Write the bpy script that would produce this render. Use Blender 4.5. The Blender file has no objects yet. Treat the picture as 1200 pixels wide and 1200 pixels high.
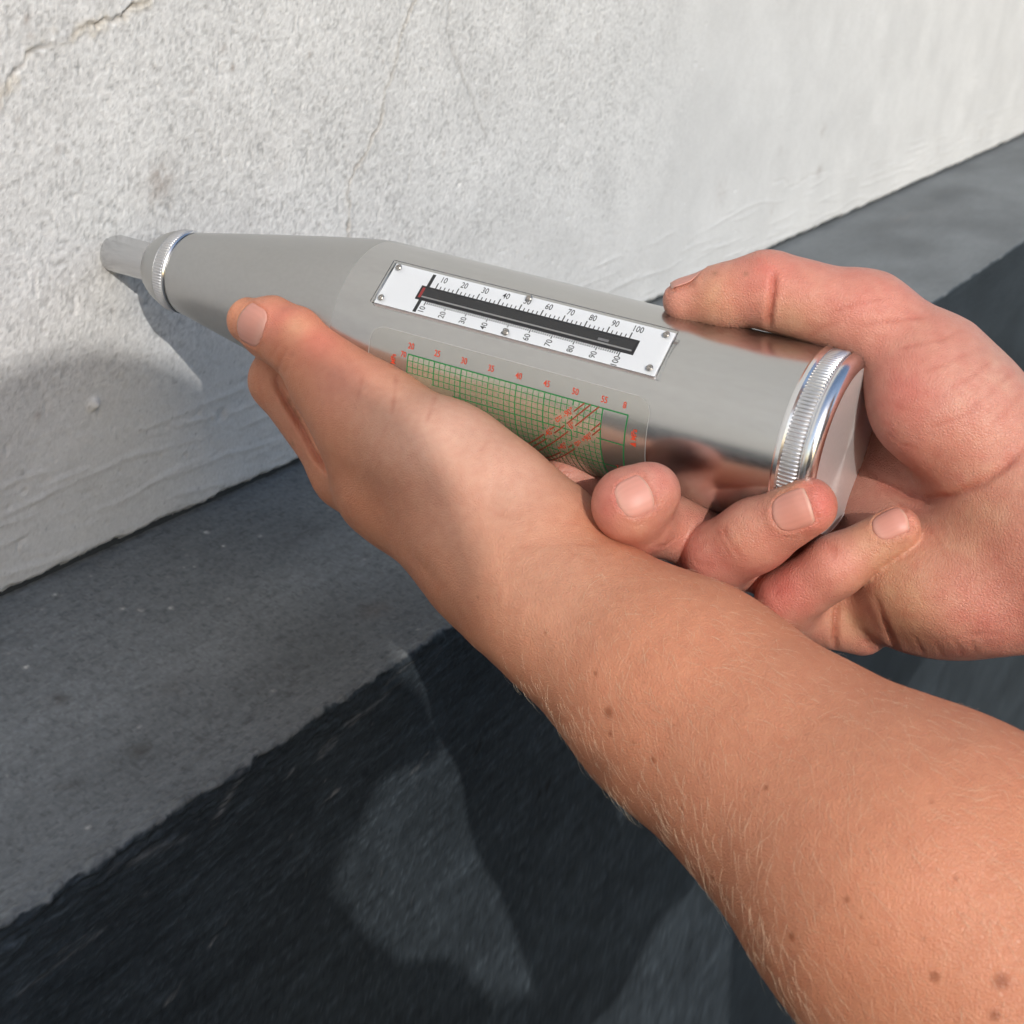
import bpy, bmesh, math, random
import numpy as np
from mathutils import Vector, Matrix
from mathutils.bvhtree import BVHTree

scene = bpy.context.scene
COL = scene.collection
K = 0.001                      # every length below is in millimetres; K turns it into metres

# ------------------------------------------------------------------ camera
# The frame of the place: x runs out of the white wall along the test hammer, y runs along the wall, z is up.
CAM_ROWS = np.array([[0.86123294, 0.49892718, 0.0949178],        # camera right
                     [0.27349213, -0.29839979, -0.91416552],     # camera down
                     [-0.42773805, 0.81364531, -0.39340892]])    # camera forward
CAM_POS = np.array([383.99477853, -455.80618396, 166.77608973])
FOCAL = 1900.0                 # pixels of the 1200 pixel photograph
cam_data = bpy.data.cameras.new('camera')
cam = bpy.data.objects.new('camera', cam_data)
COL.objects.link(cam)
M = Matrix.Identity(4)
for r in range(3):
    M[r][0] = CAM_ROWS[0][r]; M[r][1] = -CAM_ROWS[1][r]; M[r][2] = -CAM_ROWS[2][r]; M[r][3] = CAM_POS[r] * K
cam.matrix_world = M
cam_data.sensor_width = 36.0
cam_data.lens = 36.0 * FOCAL / 1200.0
cam_data.clip_start = 0.02
cam_data.clip_end = 400.0
cam_data.dof.use_dof = True
cam_data.dof.focus_distance = 0.525
cam_data.dof.aperture_fstop = 30.0
scene.camera = cam

# ------------------------------------------------------------------ sky, sun, exposure
SUN = Vector((1.0, -1.05, 0.79)).normalized()
world = bpy.data.worlds.new('World')
scene.world = world
world.use_nodes = True
wn = world.node_tree.nodes
bg = wn['Background']
sky = wn.new('ShaderNodeTexSky')
sky.sky_type = 'NISHITA'
sky.sun_disc = False
sky.sun_elevation = math.asin(SUN.z)
sky.sun_rotation = math.atan2(SUN.x, SUN.y)
sky.air_density = 1.25
sky.dust_density = 1.6
world.node_tree.links.new(sky.outputs[0], bg.inputs[0])
bg.inputs[1].default_value = 0.15
sun_data = bpy.data.lights.new('sun', 'SUN')
sun_data.energy = 2.0
sun_data.angle = math.radians(0.7)
sun_data.color = (1.0, 0.965, 0.925)
sun = bpy.data.objects.new('sun', sun_data)
COL.objects.link(sun)
sun.rotation_euler = SUN.to_track_quat('Z', 'Y').to_euler()
sun.location = SUN * 3
scene.view_settings.view_transform = 'Standard'
scene.view_settings.look = 'None'
scene.view_settings.exposure = 0.27
scene.view_settings.gamma = 1.0
scene.view_settings.use_curve_mapping = False
scene.cycles.use_denoising = True
scene.cycles.denoising_prefilter = 'ACCURATE'
scene.cycles.max_bounces = 6
scene.cycles.sample_clamp_indirect = 4.0
scene.cycles.blur_glossy = 0.5
scene.cycles.transparent_max_bounces = 12
scene.cycles.caustics_reflective = False
scene.cycles.caustics_refractive = False

rng = np.random.default_rng(7)
random.seed(7)

# ------------------------------------------------------------------ helpers: rays of the photograph
def ray(px, py):
    return np.array([(px - 600.0) / FOCAL, (py - 600.0) / FOCAL, 1.0]) @ CAM_ROWS
def at(px, py, depth):
    return CAM_POS + ray(px, py) * depth
def on_plane(px, py, axis, value):
    d = ray(px, py)
    return CAM_POS + d * ((value - CAM_POS[axis]) / d[axis])

# ------------------------------------------------------------------ helpers: noise
_LAT = rng.random((256, 256)).astype(np.float32)
_LAT3 = rng.random((64, 64, 64)).astype(np.float32)
def vnoise2(u, v):
    ui = np.floor(u).astype(np.int64); vi = np.floor(v).astype(np.int64)
    fu = u - ui; fv = v - vi
    fu = fu * fu * fu * (fu * (fu * 6 - 15) + 10); fv = fv * fv * fv * (fv * (fv * 6 - 15) + 10)
    a = _LAT[ui & 255, vi & 255]; b = _LAT[(ui + 1) & 255, vi & 255]
    c = _LAT[ui & 255, (vi + 1) & 255]; d = _LAT[(ui + 1) & 255, (vi + 1) & 255]
    return ((a * (1 - fu) + b * fu) * (1 - fv) + (c * (1 - fu) + d * fu) * fv) * 2 - 1
def fbm2(u, v, octaves=4, gain=0.5):
    r = 0; amp = 1.0
    for o in range(octaves):
        r = r + amp * vnoise2(u * 2 ** o + 17.3 * o, v * 2 ** o + 9.1 * o); amp *= gain
    return r
def vnoise3(p):
    i = np.floor(p).astype(np.int64); f = p - i
    f = f * f * (3 - 2 * f)
    r = 0
    for dx in (0, 1):
        wx = f[:, 0] if dx else 1 - f[:, 0]
        for dy in (0, 1):
            wy = f[:, 1] if dy else 1 - f[:, 1]
            for dz in (0, 1):
                wz = f[:, 2] if dz else 1 - f[:, 2]
                r = r + wx * wy * wz * _LAT3[(i[:, 0] + dx) & 63, (i[:, 1] + dy) & 63, (i[:, 2] + dz) & 63]
    return r * 2 - 1
def smooth(a, b, x):
    t = np.clip((x - a) / (b - a), 0, 1)
    return t * t * (3 - 2 * t)
def polyline_distance(u, v, pts):
    best = np.full(u.shape, 1e9, np.float32)
    for (a, b) in zip(pts[:-1], pts[1:]):
        d = (b[0] - a[0], b[1] - a[1]); L = d[0] ** 2 + d[1] ** 2 + 1e-9
        t = np.clip(((u - a[0]) * d[0] + (v - a[1]) * d[1]) / L, 0, 1)
        best = np.minimum(best, np.hypot(u - a[0] - t * d[0], v - a[1] - t * d[1]))
    return best

# ------------------------------------------------------------------ helpers: meshes and objects
def mesh_from(name, verts, faces, smooth_shade=True, scale=K):
    me = bpy.data.meshes.new(name)
    if isinstance(faces, np.ndarray):
        verts = np.asarray(verts, np.float32) * scale
        n = faces.shape[1]
        me.vertices.add(len(verts)); me.vertices.foreach_set('co', verts.ravel())
        me.loops.add(faces.size); me.loops.foreach_set('vertex_index', faces.astype(np.int32).ravel())
        me.polygons.add(len(faces)); me.polygons.foreach_set('loop_start', np.arange(0, faces.size, n, dtype=np.int32))
        me.update(calc_edges=True)
        me.validate()
    else:
        me.from_pydata([tuple(float(c) * scale for c in v) for v in verts], [], [tuple(int(i) for i in f) for f in faces])
        me.update()
    if smooth_shade:
        me.polygons.foreach_set('use_smooth', np.ones(len(me.polygons), bool))
    return me
def link(name, me, material=None, parent=None, **props):
    o = bpy.data.objects.new(name, me)
    COL.objects.link(o)
    if material is not None:
        for m in (material if isinstance(material, (list, tuple)) else [material]):
            me.materials.append(m)
    if parent is not None:
        o.parent = parent
    for k_, v_ in props.items():
        o[k_] = v_
    return o
def color_attr(me, name, rgb):
    rgba = np.ones((len(me.vertices), 4), np.float32)
    rgba[:, :3] = rgb if rgb.ndim == 2 else rgb[:, None]
    a = me.attributes.new(name, 'FLOAT_COLOR', 'POINT')
    a.data.foreach_set('color', rgba.ravel())
def lathe(profile, n=128, radius_fn=None, cap_start=True, cap_end=True):
    # profile: list of (x, r) along the hammer axis; radius_fn(i_profile, angle array, r) -> radii
    ang = np.linspace(0, 2 * math.pi, n, endpoint=False)
    V = []; F = []
    for i, (x, r) in enumerate(profile):
        rr = np.full(n, r) if radius_fn is None else radius_fn(i, ang, r)
        V.append(np.stack([np.full(n, x), -rr * np.cos(ang), -rr * np.sin(ang)], 1))
    V = np.concatenate(V)
    for i in range(len(profile) - 1):
        for j in range(n):
            a = i * n + j; b = i * n + (j + 1) % n
            F.append((a, b, b + n, a + n))
    F = [tuple(f) for f in F]
    if cap_start: F.append(tuple(reversed(range(n))))
    if cap_end: F.append(tuple(range((len(profile) - 1) * n, len(profile) * n)))
    return V.tolist(), [tuple(reversed(f)) for f in F]
def sharp_by_angle(me, deg=35):
    bm = bmesh.new(); bm.from_mesh(me)
    bmesh.ops.recalc_face_normals(bm, faces=bm.faces)
    for e in bm.edges:
        if len(e.link_faces) == 2 and e.calc_face_angle(0) > math.radians(deg):
            e.smooth = False
    bm.to_mesh(me); bm.free()
    return me
def box_mesh(name, lo, hi, bevel=0.0, seg=2, frame=None):
    bm = bmesh.new()
    bmesh.ops.create_cube(bm, size=1.0)
    for v in bm.verts:
        v.co = Vector([lo[i] + (v.co[i] + 0.5) * (hi[i] - lo[i]) for i in range(3)])
    if bevel:
        bmesh.ops.bevel(bm, geom=list(bm.edges), offset=bevel, segments=seg, affect='EDGES', profile=0.5)
    if frame is not None:
        for v in bm.verts: v.co = frame(v.co)
    bmesh.ops.scale(bm, vec=(K, K, K), verts=bm.verts)
    me = bpy.data.meshes.new(name); bm.to_mesh(me); bm.free()
    return me

# ------------------------------------------------------------------ helpers: materials
def material(name):
    m = bpy.data.materials.new(name); m.use_nodes = True
    return m, m.node_tree.nodes, m.node_tree.links, m.node_tree.nodes['Principled BSDF']
def plain(name, rgb, rough=0.5, metal=0.0, **kw):
    m, n, l, p = material(name)
    p.inputs['Base Color'].default_value = (*rgb, 1)
    p.inputs['Roughness'].default_value = rough
    p.inputs['Metallic'].default_value = metal
    for k_, v_ in kw.items(): p.inputs[k_.replace('_', ' ')].default_value = v_
    return m
def noise_node(n, l, scale, detail=4, vec=None, rough=0.5):
    t = n.new('ShaderNodeTexNoise'); t.inputs['Scale'].default_value = scale; t.inputs['Detail'].default_value = detail
    t.inputs['Roughness'].default_value = rough
    if vec is not None: l.new(vec, t.inputs['Vector'])
    return t
def obj_coords(n, l, scale=(1, 1, 1)):
    tc = n.new('ShaderNodeTexCoord'); mp = n.new('ShaderNodeMapping'); mp.inputs['Scale'].default_value = scale
    l.new(tc.outputs['Object'], mp.inputs['Vector'])
    return mp.outputs[0]
def mix_rgb(n, l, fac, a, b, mode='MIX'):
    m = n.new('ShaderNodeMix'); m.data_type = 'RGBA'; m.blend_type = mode
    for sock, val in ((m.inputs[0], fac), (m.inputs[6], a), (m.inputs[7], b)):
        if hasattr(val, 'links'): l.new(val, sock)
        elif isinstance(val, (int, float)): sock.default_value = val
        else: sock.default_value = (*val, 1)
    return m.outputs[2]
def ramp(n, l, val, lo, hi, a=0.0, b=1.0):
    r = n.new('ShaderNodeMapRange'); r.inputs[1].default_value = lo; r.inputs[2].default_value = hi
    r.inputs[3].default_value = a; r.inputs[4].default_value = b
    l.new(val, r.inputs[0])
    return r.outputs[0]
def bump(n, l, height, strength, dist, normal=None):
    b = n.new('ShaderNodeBump'); b.inputs['Strength'].default_value = strength; b.inputs['Distance'].default_value = dist
    l.new(height, b.inputs['Height'])
    if normal is not None: l.new(normal, b.inputs['Normal'])
    return b.outputs[0]

# ================================================================== the setting
WALL_X = -38.0
LEDGE_Z = -125.2
EDGE_X = 105.0
GROUND_Z = -1350.0

# ---- plastered wall
def stretch(lo, dense_lo, dense_hi, hi, step, g=1.09):
    a = list(np.arange(dense_lo, dense_hi + step * .5, step))
    s = step
    while a[-1] < hi: s *= g; a.append(a[-1] + s)
    s = step; left = []
    x = dense_lo
    while x > lo: s *= 1.35; x -= s; left.append(x)
    return np.array(left[::-1] + a)
ys = stretch(-1500, -95, 560, 7000, 0.85, 1.010)
zs = stretch(LEDGE_Z + 1.6, LEDGE_Z + 1.6, 112, 1600, 0.85, 1.06)
Y, Z = np.meshgrid(ys, zs, indexing='ij')
Y = Y.astype(np.float32); Z = Z.astype(np.float32)
far = smooth(400, 600, Y)
rough_up = smooth(-75, -20, Z + 6 * fbm2(Y / 40, Z / 40, 2))                 # 0 on the trowelled foot, 1 on the grainy plaster
grain = fbm2(Y / 2.3 + 3.1, Z / 2.0, 3, 0.55)
grain2 = fbm2(Y / 5.5, Z / 4.5 + 7.7, 3, 0.5)
drag = fbm2(Y / 9.0 + 11, Z / 2.6 + 0.05 * Y, 3, 0.5)
grit = fbm2(Y / 1.25 + 71, Z / 1.15 + 5, 2, .6)
grit = grit * (1 - far); grain = grain * (1 - .9 * far); grain2 = grain2 * (1 - .95 * far); drag = drag * (1 - .95 * far)
H = rough_up * (0.035 * grain + 0.03 * grain2 + 0.10 * grit) + (1 - rough_up) * (0.04 * grain + 0.08 * drag + 0.05 * grain2 + .03 * grit)
H += 0.3 * fbm2(Y / 70, Z / 55, 2) * (1 - .6 * far)
pore = smooth(.38, .62, vnoise2(Y / 1.5 + 13, Z / 1.4 + 50) + .35 * vnoise2(Y / 6 + 3, Z / 6)) * (.25 + .75 * rough_up) * (1 - far)
H -= .11 * pore
H = H * (1 - 0.6 * far)
H = np.where(H > 0, H, H * 1.25)
pit = np.clip(vnoise2(Y / 4.0 + 40, Z / 4.0 + 3) - 0.82, 0, 1) * 5
H -= pit * 0.55
# trowel lines near the foot of the wall
for k_ in range(10):
    zc = -119 + 4.5 * k_ + 3.0 * fbm2(Y / 55 + k_ * 5.3, Y * 0 + k_, 2)
    H += 0.35 * np.exp(-((Z - zc) / 1.3) ** 2) * smooth(0.0, 0.6, vnoise2(Y / 38 + k_ * 9.7, Y * 0 + 3.3 * k_))
def wall_pts(pix): return [tuple(on_plane(x, y, 0, WALL_X)[1:]) for x, y in pix]
crack_a = wall_pts([(-30, 150), (0, 117), (8, 100), (18, 88), (34, 66), (48, 54), (66, 44), (88, 36), (108, 31), (128, 24), (150, 14), (172, 2), (190, -12)])
crack_b = wall_pts([(492, -14), (484, 6), (474, 28), (468, 52), (460, 78), (453, 100), (449, 122), (444, 145), (432, 172), (424, 190), (410, 208), (408, 226), (409, 250), (408, 282), (408, 300)])
crack_c = wall_pts([(528, -8), (526, 20), (524, 40), (530, 60), (541, 90), (552, 115), (562, 140), (568, 160)])
crack_d = wall_pts([(905, 215), (918, 210), (925, 219), (936, 217), (950, 205), (970, 200)])
warp_y = Y + 1.6 * fbm2(Y / 5 + 2, Z / 5, 3); warp_z = Z + 1.6 * fbm2(Y / 5, Z / 5 + 31, 3)
da = polyline_distance(warp_y, warp_z, crack_a); db = polyline_distance(warp_y, warp_z, crack_b)
dc = polyline_distance(warp_y, warp_z, crack_c); dd = polyline_distance(warp_y, warp_z, crack_d)
tha = 0.7 + 0.6 * vnoise2(Y / 9, Z / 9)
H += 0.85 * np.exp(-(da / 1.7) ** 2) * (0.6 + 0.5 * vnoise2(Y / 7, Z / 7)) - 2.3 * np.exp(-(da / 0.8) ** 2) * np.clip(tha, 0, 1.2)
H += 0.45 * np.exp(-(db / 1.6) ** 2) - 1.1 * np.exp(-(db / 0.7) ** 2) * np.clip(tha + .2, 0, 1)
H -= 0.28 * np.exp(-(dc / 0.9) ** 2); H -= 0.4 * np.exp(-(dd / 1.2) ** 2)
ny, nz = on_plane(110, 474, 0, WALL_X)[1:]
H += 2.4 * np.exp(-(((Y - ny) / 2.2) ** 2 + ((Z - nz) / 2.0) ** 2) ** 1.3)
ny, nz = on_plane(259, 487, 0, WALL_X)[1:]
H -= 1.0 * np.exp(-(((Y - ny) / 2.6) ** 2 + ((Z - nz) / 2.4) ** 2))
# the broken lower lip of the plaster rolls back over the last millimetres
lip = LEDGE_Z + 1.6 + 1.1 * np.clip(fbm2(Y / 11, Y * 0 + .5, 4), -1, 1) + 0.9
roll = np.clip((lip + 3.0 - Z) / 3.0, 0, 1)
H -= 3.4 * roll ** 2.2
# flatten where the plunger presses
H = H * smooth(3, 12, np.hypot(Y, Z)) 
wv = np.stack([WALL_X + H, Y, Z + 0.6 * roll * fbm2(Y / 3, Z, 2)], -1).reshape(-1, 3)
ny_, nz_ = Y.shape
ii = np.arange(ny_ * nz_).reshape(ny_, nz_)
wf = np.stack([ii[:-1, :-1], ii[1:, :-1], ii[1:, 1:], ii[:-1, 1:]], -1).reshape(-1, 4)
tint = np.ones((ny_, nz_, 3), np.float32) * np.array([0.72, 0.718, 0.705], np.float32)
tint *= (1 + 0.05 * fbm2(Y / 35, Z / 35, 3))[..., None]
def stain(px, py, r, amt, rgb=(0.42, 0.38, 0.35)):
    global tint
    y0, z0 = on_plane(px, py, 0, WALL_X)[1:]
    w = np.exp(-(((Y - y0) / r) ** 2 + ((Z - z0) / r) ** 2)) * amt * np.clip(0.8 + 0.7 * fbm2(Y / 3, Z / 3, 2), 0, 1.4)
    w = np.clip(w, 0, 1)[..., None]
    tint = tint * (1 - w) + np.array(rgb, np.float32) * w
stain(187, 213, 6.0, 1.0); stain(180, 222, 9, 0.25); stain(232, 170, 30, 0.06)
for sx, sy, r_, a_ in [(67, 175, 1.7, .9), (32, 22, 1.9, .8), (34, 42, 1.6, .7), (262, 58, 2.1, .6), (272, 79, 1.6, .8), (300, 46, 1.8, .5), (327, 190, 5, .25), (362, 64, 1.8, .5), (380, 119, 1.6, .5), (448, 72, 1.4, .6), (406, 132, 1.3, .5), (570, 113, 2.6, .6), (464, 260, 1.5, .4), (60, 330, 1.6, .6), (45, 487, 2.0, .5), (700, 45, 2.4, .4), (905, 245, 4.0, .5), (960, 200, 5, .5), (965, 152, 5, .5), (915, 178, 4, .35), (1150, 157, 7, .35), (1098, 178, 6, .3), (845, 225, 12, .25), (655, 200, 2, .4), (720, 170, 3, .3), (300, 250, 14, .07), (90, 190, 1.4, .5), (20, 140, 1.4, .6), (180, 80, 1.4, .5), (225, 108, 1.3, .5), (520, 180, 1.6, .4)]:
    stain(sx, sy, r_, a_)
speck = np.clip((vnoise2(Y / 2.2 + 90, Z / 2.2) - 0.86) * 9, 0, 1) * 0.30 * (1 - far)
tint *= (1 - speck)[..., None]
wa = (0.55 * np.exp(-(da / 2.6) ** 2) * np.clip(0.6 + fbm2(Y / 6, Z / 6, 2), 0, 1))[..., None]
tint = tint * (1 - wa) + np.array([0.62, 0.55, 0.43], np.float32) * wa
wb = (0.28 * np.exp(-(db / 1.6) ** 2))[..., None]
tint = tint * (1 - wb) + np.array([0.55, 0.49, 0.40], np.float32) * wb
tint *= (1 - 0.12 * np.exp(-(dc / 1.4) ** 2))[..., None]
for d_k, w_k, a_k in ((da, .8, .58), (db, .8, .5), (dc, .8, .2)):
    wk = np.clip(np.exp(-(d_k / w_k) ** 2) * a_k * np.clip(tha + .3, 0, 1.3), 0, 1)[..., None]
    tint = tint * (1 - wk) + np.array([.28, .25, .22], np.float32) * wk
tint *= (1 + (.12 * rough_up + .04) * np.clip(grit, -1, 1) - .20 * pore)[..., None]
foot_grey = (np.clip(smooth(6, 0, Z - LEDGE_Z) * (0.5 + 0.6 * fbm2(Y / 8, Z / 3, 3)), 0, 1) * 0.45)[..., None]  # greyer in uneven patches over the last millimetres above the ledge
tint = tint * (1 - foot_grey) + np.array([0.30, 0.30, 0.30], np.float32) * foot_grey
m, n, l, p = material('white_plaster')
att = n.new('ShaderNodeAttribute'); att.attribute_name = 'tint'
oc = obj_coords(n, l)
n1 = noise_node(n, l, 700, 5, oc, .6); n2 = noise_node(n, l, 110, 6, oc, .62)
c1 = mix_rgb(n, l, ramp(n, l, n1.outputs[0], .3, .7, 0.0, 0.6), mix_rgb(n, l, 1.0, att.outputs[0], (.90, .895, .89), 'MULTIPLY'), mix_rgb(n, l, 1.0, att.outputs[0], (1.08, 1.08, 1.08), 'MULTIPLY'))
c2 = mix_rgb(n, l, ramp(n, l, n2.outputs[0], .42, .75, 0.0, 0.16), c1, (0.50, 0.49, 0.47))
l.new(c2, p.inputs['Base Color']); p.inputs['Roughness'].default_value = 0.85
p.inputs['Specular IOR Level'].default_value = 0.25
l.new(bump(n, l, n1.outputs[0], 0.4, 0.0005), p.inputs['Normal'])
me = mesh_from('wall', wv, wf)
color_attr(me, 'tint', tint.reshape(-1, 3))
wall = link('wall', me, m, label='white plastered wall with fine cracks and a rough trowelled foot', category='wall')
# the body of the wall behind the plaster, with its grey painted foot
back = box_mesh('masonry', (-300, -1500, GROUND_Z), (WALL_X - 3.2, 7000, 1600))
link('masonry', back, plain('dark_grey_foot', (0.045, 0.05, 0.055), .7), wall)

# ---- painted plinth: a flat ledge and a dark upright face
prof = []            # (x, z, side) across the ledge, over the edge and down the face
for s in np.concatenate([np.arange(WALL_X - 3, 84, 1.3), np.arange(84, EDGE_X - 2.2, 0.55)]): prof.append((s, LEDGE_Z, 0, 1, -1))
for a_ in np.linspace(0, math.pi / 2, 7): prof.append((EDGE_X - 2.2 + 2.2 * math.sin(a_), LEDGE_Z - 2.2 + 2.2 * math.cos(a_), math.sin(a_), math.cos(a_), 0))
d_ = 0.55; zz = LEDGE_Z - 2.2
while zz > GROUND_Z - 20:
    zz -= d_; d_ = min(d_ * (1.0 if zz > -150 else 1.02), 8); prof.append((EDGE_X, zz, 1, 0, 1))
prof = np.array(prof, np.float32)
yl = stretch(-1500, -260, 330, 7000, 1.1, 1.015)
A, B = np.meshgrid(np.arange(len(prof)), yl, indexing='ij')
X = prof[A, 0]; Zp = prof[A, 1]; NX = prof[A, 2]; NZ = prof[A, 3]; Yp = B.astype(np.float32)
arc = np.concatenate([[0], np.cumsum(np.hypot(np.diff(prof[:, 0]), np.diff(prof[:, 1])))])[A]
edge_arc = arc[np.argmin(np.abs(prof[:, 0] - (EDGE_X - .6)))][0]
e = arc - edge_arc
dark0 = smooth(0, 6, e)
stroke = fbm2(Yp / 14, arc / 1.9, 5, 0.6)
lump = fbm2(Yp / 4.5 + 8, arc / 3.5, 3)
rag = 0.9 * fbm2(Yp / 9 + 4, Yp * 0 + 1.7, 5, 0.6)
near_edge = np.exp(-((e - 4) / 9) ** 2)
fade = 1 - 0.9 * smooth(250, 600, Yp)
gritp = fbm2(Yp / 1.6 + 5, arc / 1.3 + 9, 2, .7) * fade
ridge = np.clip(1 - np.abs(fbm2(Yp / 26 + 3, arc / 3.2 + .06 * Yp, 3, .55)) * 3.2, 0, 1) ** 3
H2 = 0.10 * stroke + 0.06 * lump + .05 * gritp + dark0 * .28 * ridge + near_edge * (0.35 * lump + 0.35 * stroke) + np.exp(-(e / 3.0) ** 2) * 1.0 * fbm2(Yp / 7 + 21, arc / 4, 4, .6)
flake = smooth(0.25, 0.5, vnoise2(Yp / 16 + 60, (arc + 0.35 * Yp) / 5 + 2) + 0.25 * vnoise2(Yp / 3, arc / 3)) * np.exp(-((e - 8) / 10) ** 2)
H2 += 0.55 * flake
pits = np.clip(vnoise2(Yp / 5 + 33, arc / 5) - .84, 0, 1) * 6
H2 -= 0.5 * pits
fade = 1 - 0.8 * smooth(330, 700, Yp)
H2 *= fade
pv = np.stack([X + NX * H2 + np.exp(-(e / 2.5) ** 2) * 0.4 * rag * fade, Yp, Zp + NZ * H2], -1).reshape(-1, 3)
na, nb = X.shape
ii = np.arange(na * nb).reshape(na, nb)
pf = np.stack([ii[:-1, :-1], ii[:-1, 1:], ii[1:, 1:], ii[1:, :-1]], -1).reshape(-1, 4)[:, ::-1]
dark = smooth(-0.6, 0.6, e - rag)
grey = np.array([0.160, 0.170, 0.172], np.float32); navy = np.array([0.034, 0.042, 0.049], np.float32)
pc = grey * (1 - dark[..., None]) + navy * dark[..., None]
pc *= (1 + .13 * np.clip(gritp, -1.2, 1.2))[..., None]
pc *= (1 + .65 * dark * ridge * fade)[..., None]
pc *= (1 - .22 * smooth(.45, .75, vnoise2(Yp / 2.1 + 77, arc / 2.1) + .4 * vnoise2(Yp / .9, arc / .9)) * fade)[..., None]
streak = fbm2(Yp / 15 + 7, arc / 1.8, 5, 0.65) * (.3 + .7 * fade)
pc *= (1 + (0.07 + 0.15 * dark) * streak)[..., None]
pc *= (1 + 0.16 * fbm2(Yp / 70, arc / 40 + 3, 3))[..., None]
def blot(u, v, ru, rv, amt, rgb):
    global pc
    w = np.clip(np.exp(-(((Yp - u) / ru) ** 2 + ((arc - v) / rv) ** 2)) * amt * (0.8 + .6 * lump), 0, 1)[..., None]
    pc = pc * (1 - w) + np.array(rgb, np.float32) * w
def ledge_pt(px, py):
    q = on_plane(px, py, 2, LEDGE_Z)
    return q[1], q[0] - (WALL_X - 3)
for px, py, ru, rv, amt, rgb in [(68, 820, 4, 3.2, .6, (.09, .085, .08)), (165, 880, 6, 5, .6, (.085, .085, .08)), (345, 630, 14, 7, .55, (.075, .075, .075)), (75, 1010 - 90, 3, 2, .4, (.09, .08, .07)), (440, 715, 9, 6, .35, (.13, .10, .08)), (205, 800, 9, 6, .25, (.12, .11, .10)), (1010, 280, 20, 9, .3, (.13, .14, .145)), (1110, 250, 40, 12, .2, (.18, .18, .18)), (1060, 255, 30, 6, .25, (.19, .175, .165))]:
    u_, v_ = ledge_pt(px, py); blot(u_, v_, ru, rv, amt, rgb)
# pale chips of plaster and scratches
for k_ in range(60):
    u_ = rng.uniform(-160, 300); v_ = rng.uniform(2, 145) if k_ % 3 else rng.uniform(2, 40)
    blot(u_, v_, rng.uniform(.4, 1.2), rng.uniform(.4, .8), rng.uniform(.3, .9), (.38, .37, .35))
for px, py in [(262, 640), (304, 628), (64, 697), (143, 713), (30, 782), (104, 970), (200, 713), (242, 624)]:
    u_, v_ = ledge_pt(px, py); blot(u_, v_, 1.0, .8, 1.0, (.55, .54, .5))
for k_ in range(46):
    u_ = rng.uniform(-190, 260); v_ = edge_arc + rng.uniform(2, 180)
    blot(u_, v_, rng.uniform(.4, .9), rng.uniform(.3, 1.0), rng.uniform(.2, .6), (.22, .22, .22))
def face_scratch(p0, p1, w_, amt, rgb=(.20, .20, .20)):
    global pc
    a_ = on_plane(*p0, 0, EDGE_X); b_ = on_plane(*p1, 0, EDGE_X)
    to_arc = lambda q: edge_arc + 1.9 + (LEDGE_Z - 2.2 - q[2])
    d_ = polyline_distance(Yp + .8 * lump, arc + .5 * lump, [(a_[1], to_arc(a_)), (b_[1], to_arc(b_))])
    w = np.clip(np.exp(-(d_ / w_) ** 2) * amt * np.clip(.55 + streak, 0, 1.2), 0, 1)[..., None]
    pc = pc * (1 - w) + np.array(rgb, np.float32) * w
for p0, p1, w_, a_ in [((338, 982), (396, 925), .8, .8), ((482, 906), (502, 882), .9, .8), ((250, 965), (285, 905), 1.6, .6), ((375, 880), (420, 835), 1.1, .55), ((410, 850), (470, 800), 1.0, .45), ((455, 800), (495, 765), .8, .4), ((245, 1108), (265, 1080), .8, .6), ((195, 1175), (212, 1155), .8, .6), ((70, 1115), (170, 1045), .7, .3), ((290, 960), (345, 900), .7, .4), ((20, 1165), (120, 1090), .7, .25), ((130, 1020), (215, 980), 1.4, .28), ((660, 985), (700, 960), .5, .35), ((360, 900), (395, 868), .8, .4)]:
    face_scratch(p0, p1, w_, a_)
for p0, p1 in [((640, 925), (648, 908)), ((690, 1146), (697, 1136)), ((628, 938), (632, 930)), ((558, 880), (562, 872))]:
    face_scratch(p0, p1, 1.6, 1.4, (.012, .013, .014))
m, n, l, p = material('plinth_paint')
att = n.new('ShaderNodeAttribute'); att.attribute_name = 'tint'
oc = obj_coords(n, l, (1, .75, 1))
n1 = noise_node(n, l, 900, 5, oc, .65); n2 = noise_node(n, l, 220, 5, oc, .6)
c1 = mix_rgb(n, l, ramp(n, l, n1.outputs[0], .35, .8, 0.0, 0.35), att.outputs[0], mix_rgb(n, l, 1.0, att.outputs[0], (1.45, 1.45, 1.45), 'MULTIPLY'))
c2 = mix_rgb(n, l, ramp(n, l, n2.outputs[0], .5, .75, 0.0, 0.4), c1, mix_rgb(n, l, 1.0, c1, (0.72, 0.74, 0.76), 'MULTIPLY'))
l.new(c2, p.inputs['Base Color']); p.inputs['Roughness'].default_value = 0.62
p.inputs['Specular IOR Level'].default_value = 0.12
l.new(bump(n, l, n2.outputs[0], 0.35, 0.0007, bump(n, l, n1.outputs[0], 0.35, 0.0005)), p.inputs['Normal'])
me = mesh_from('plinth', pv, pf)
color_attr(me, 'tint', pc.reshape(-1, 3))
link('plinth', me, m, kind='structure')

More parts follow.
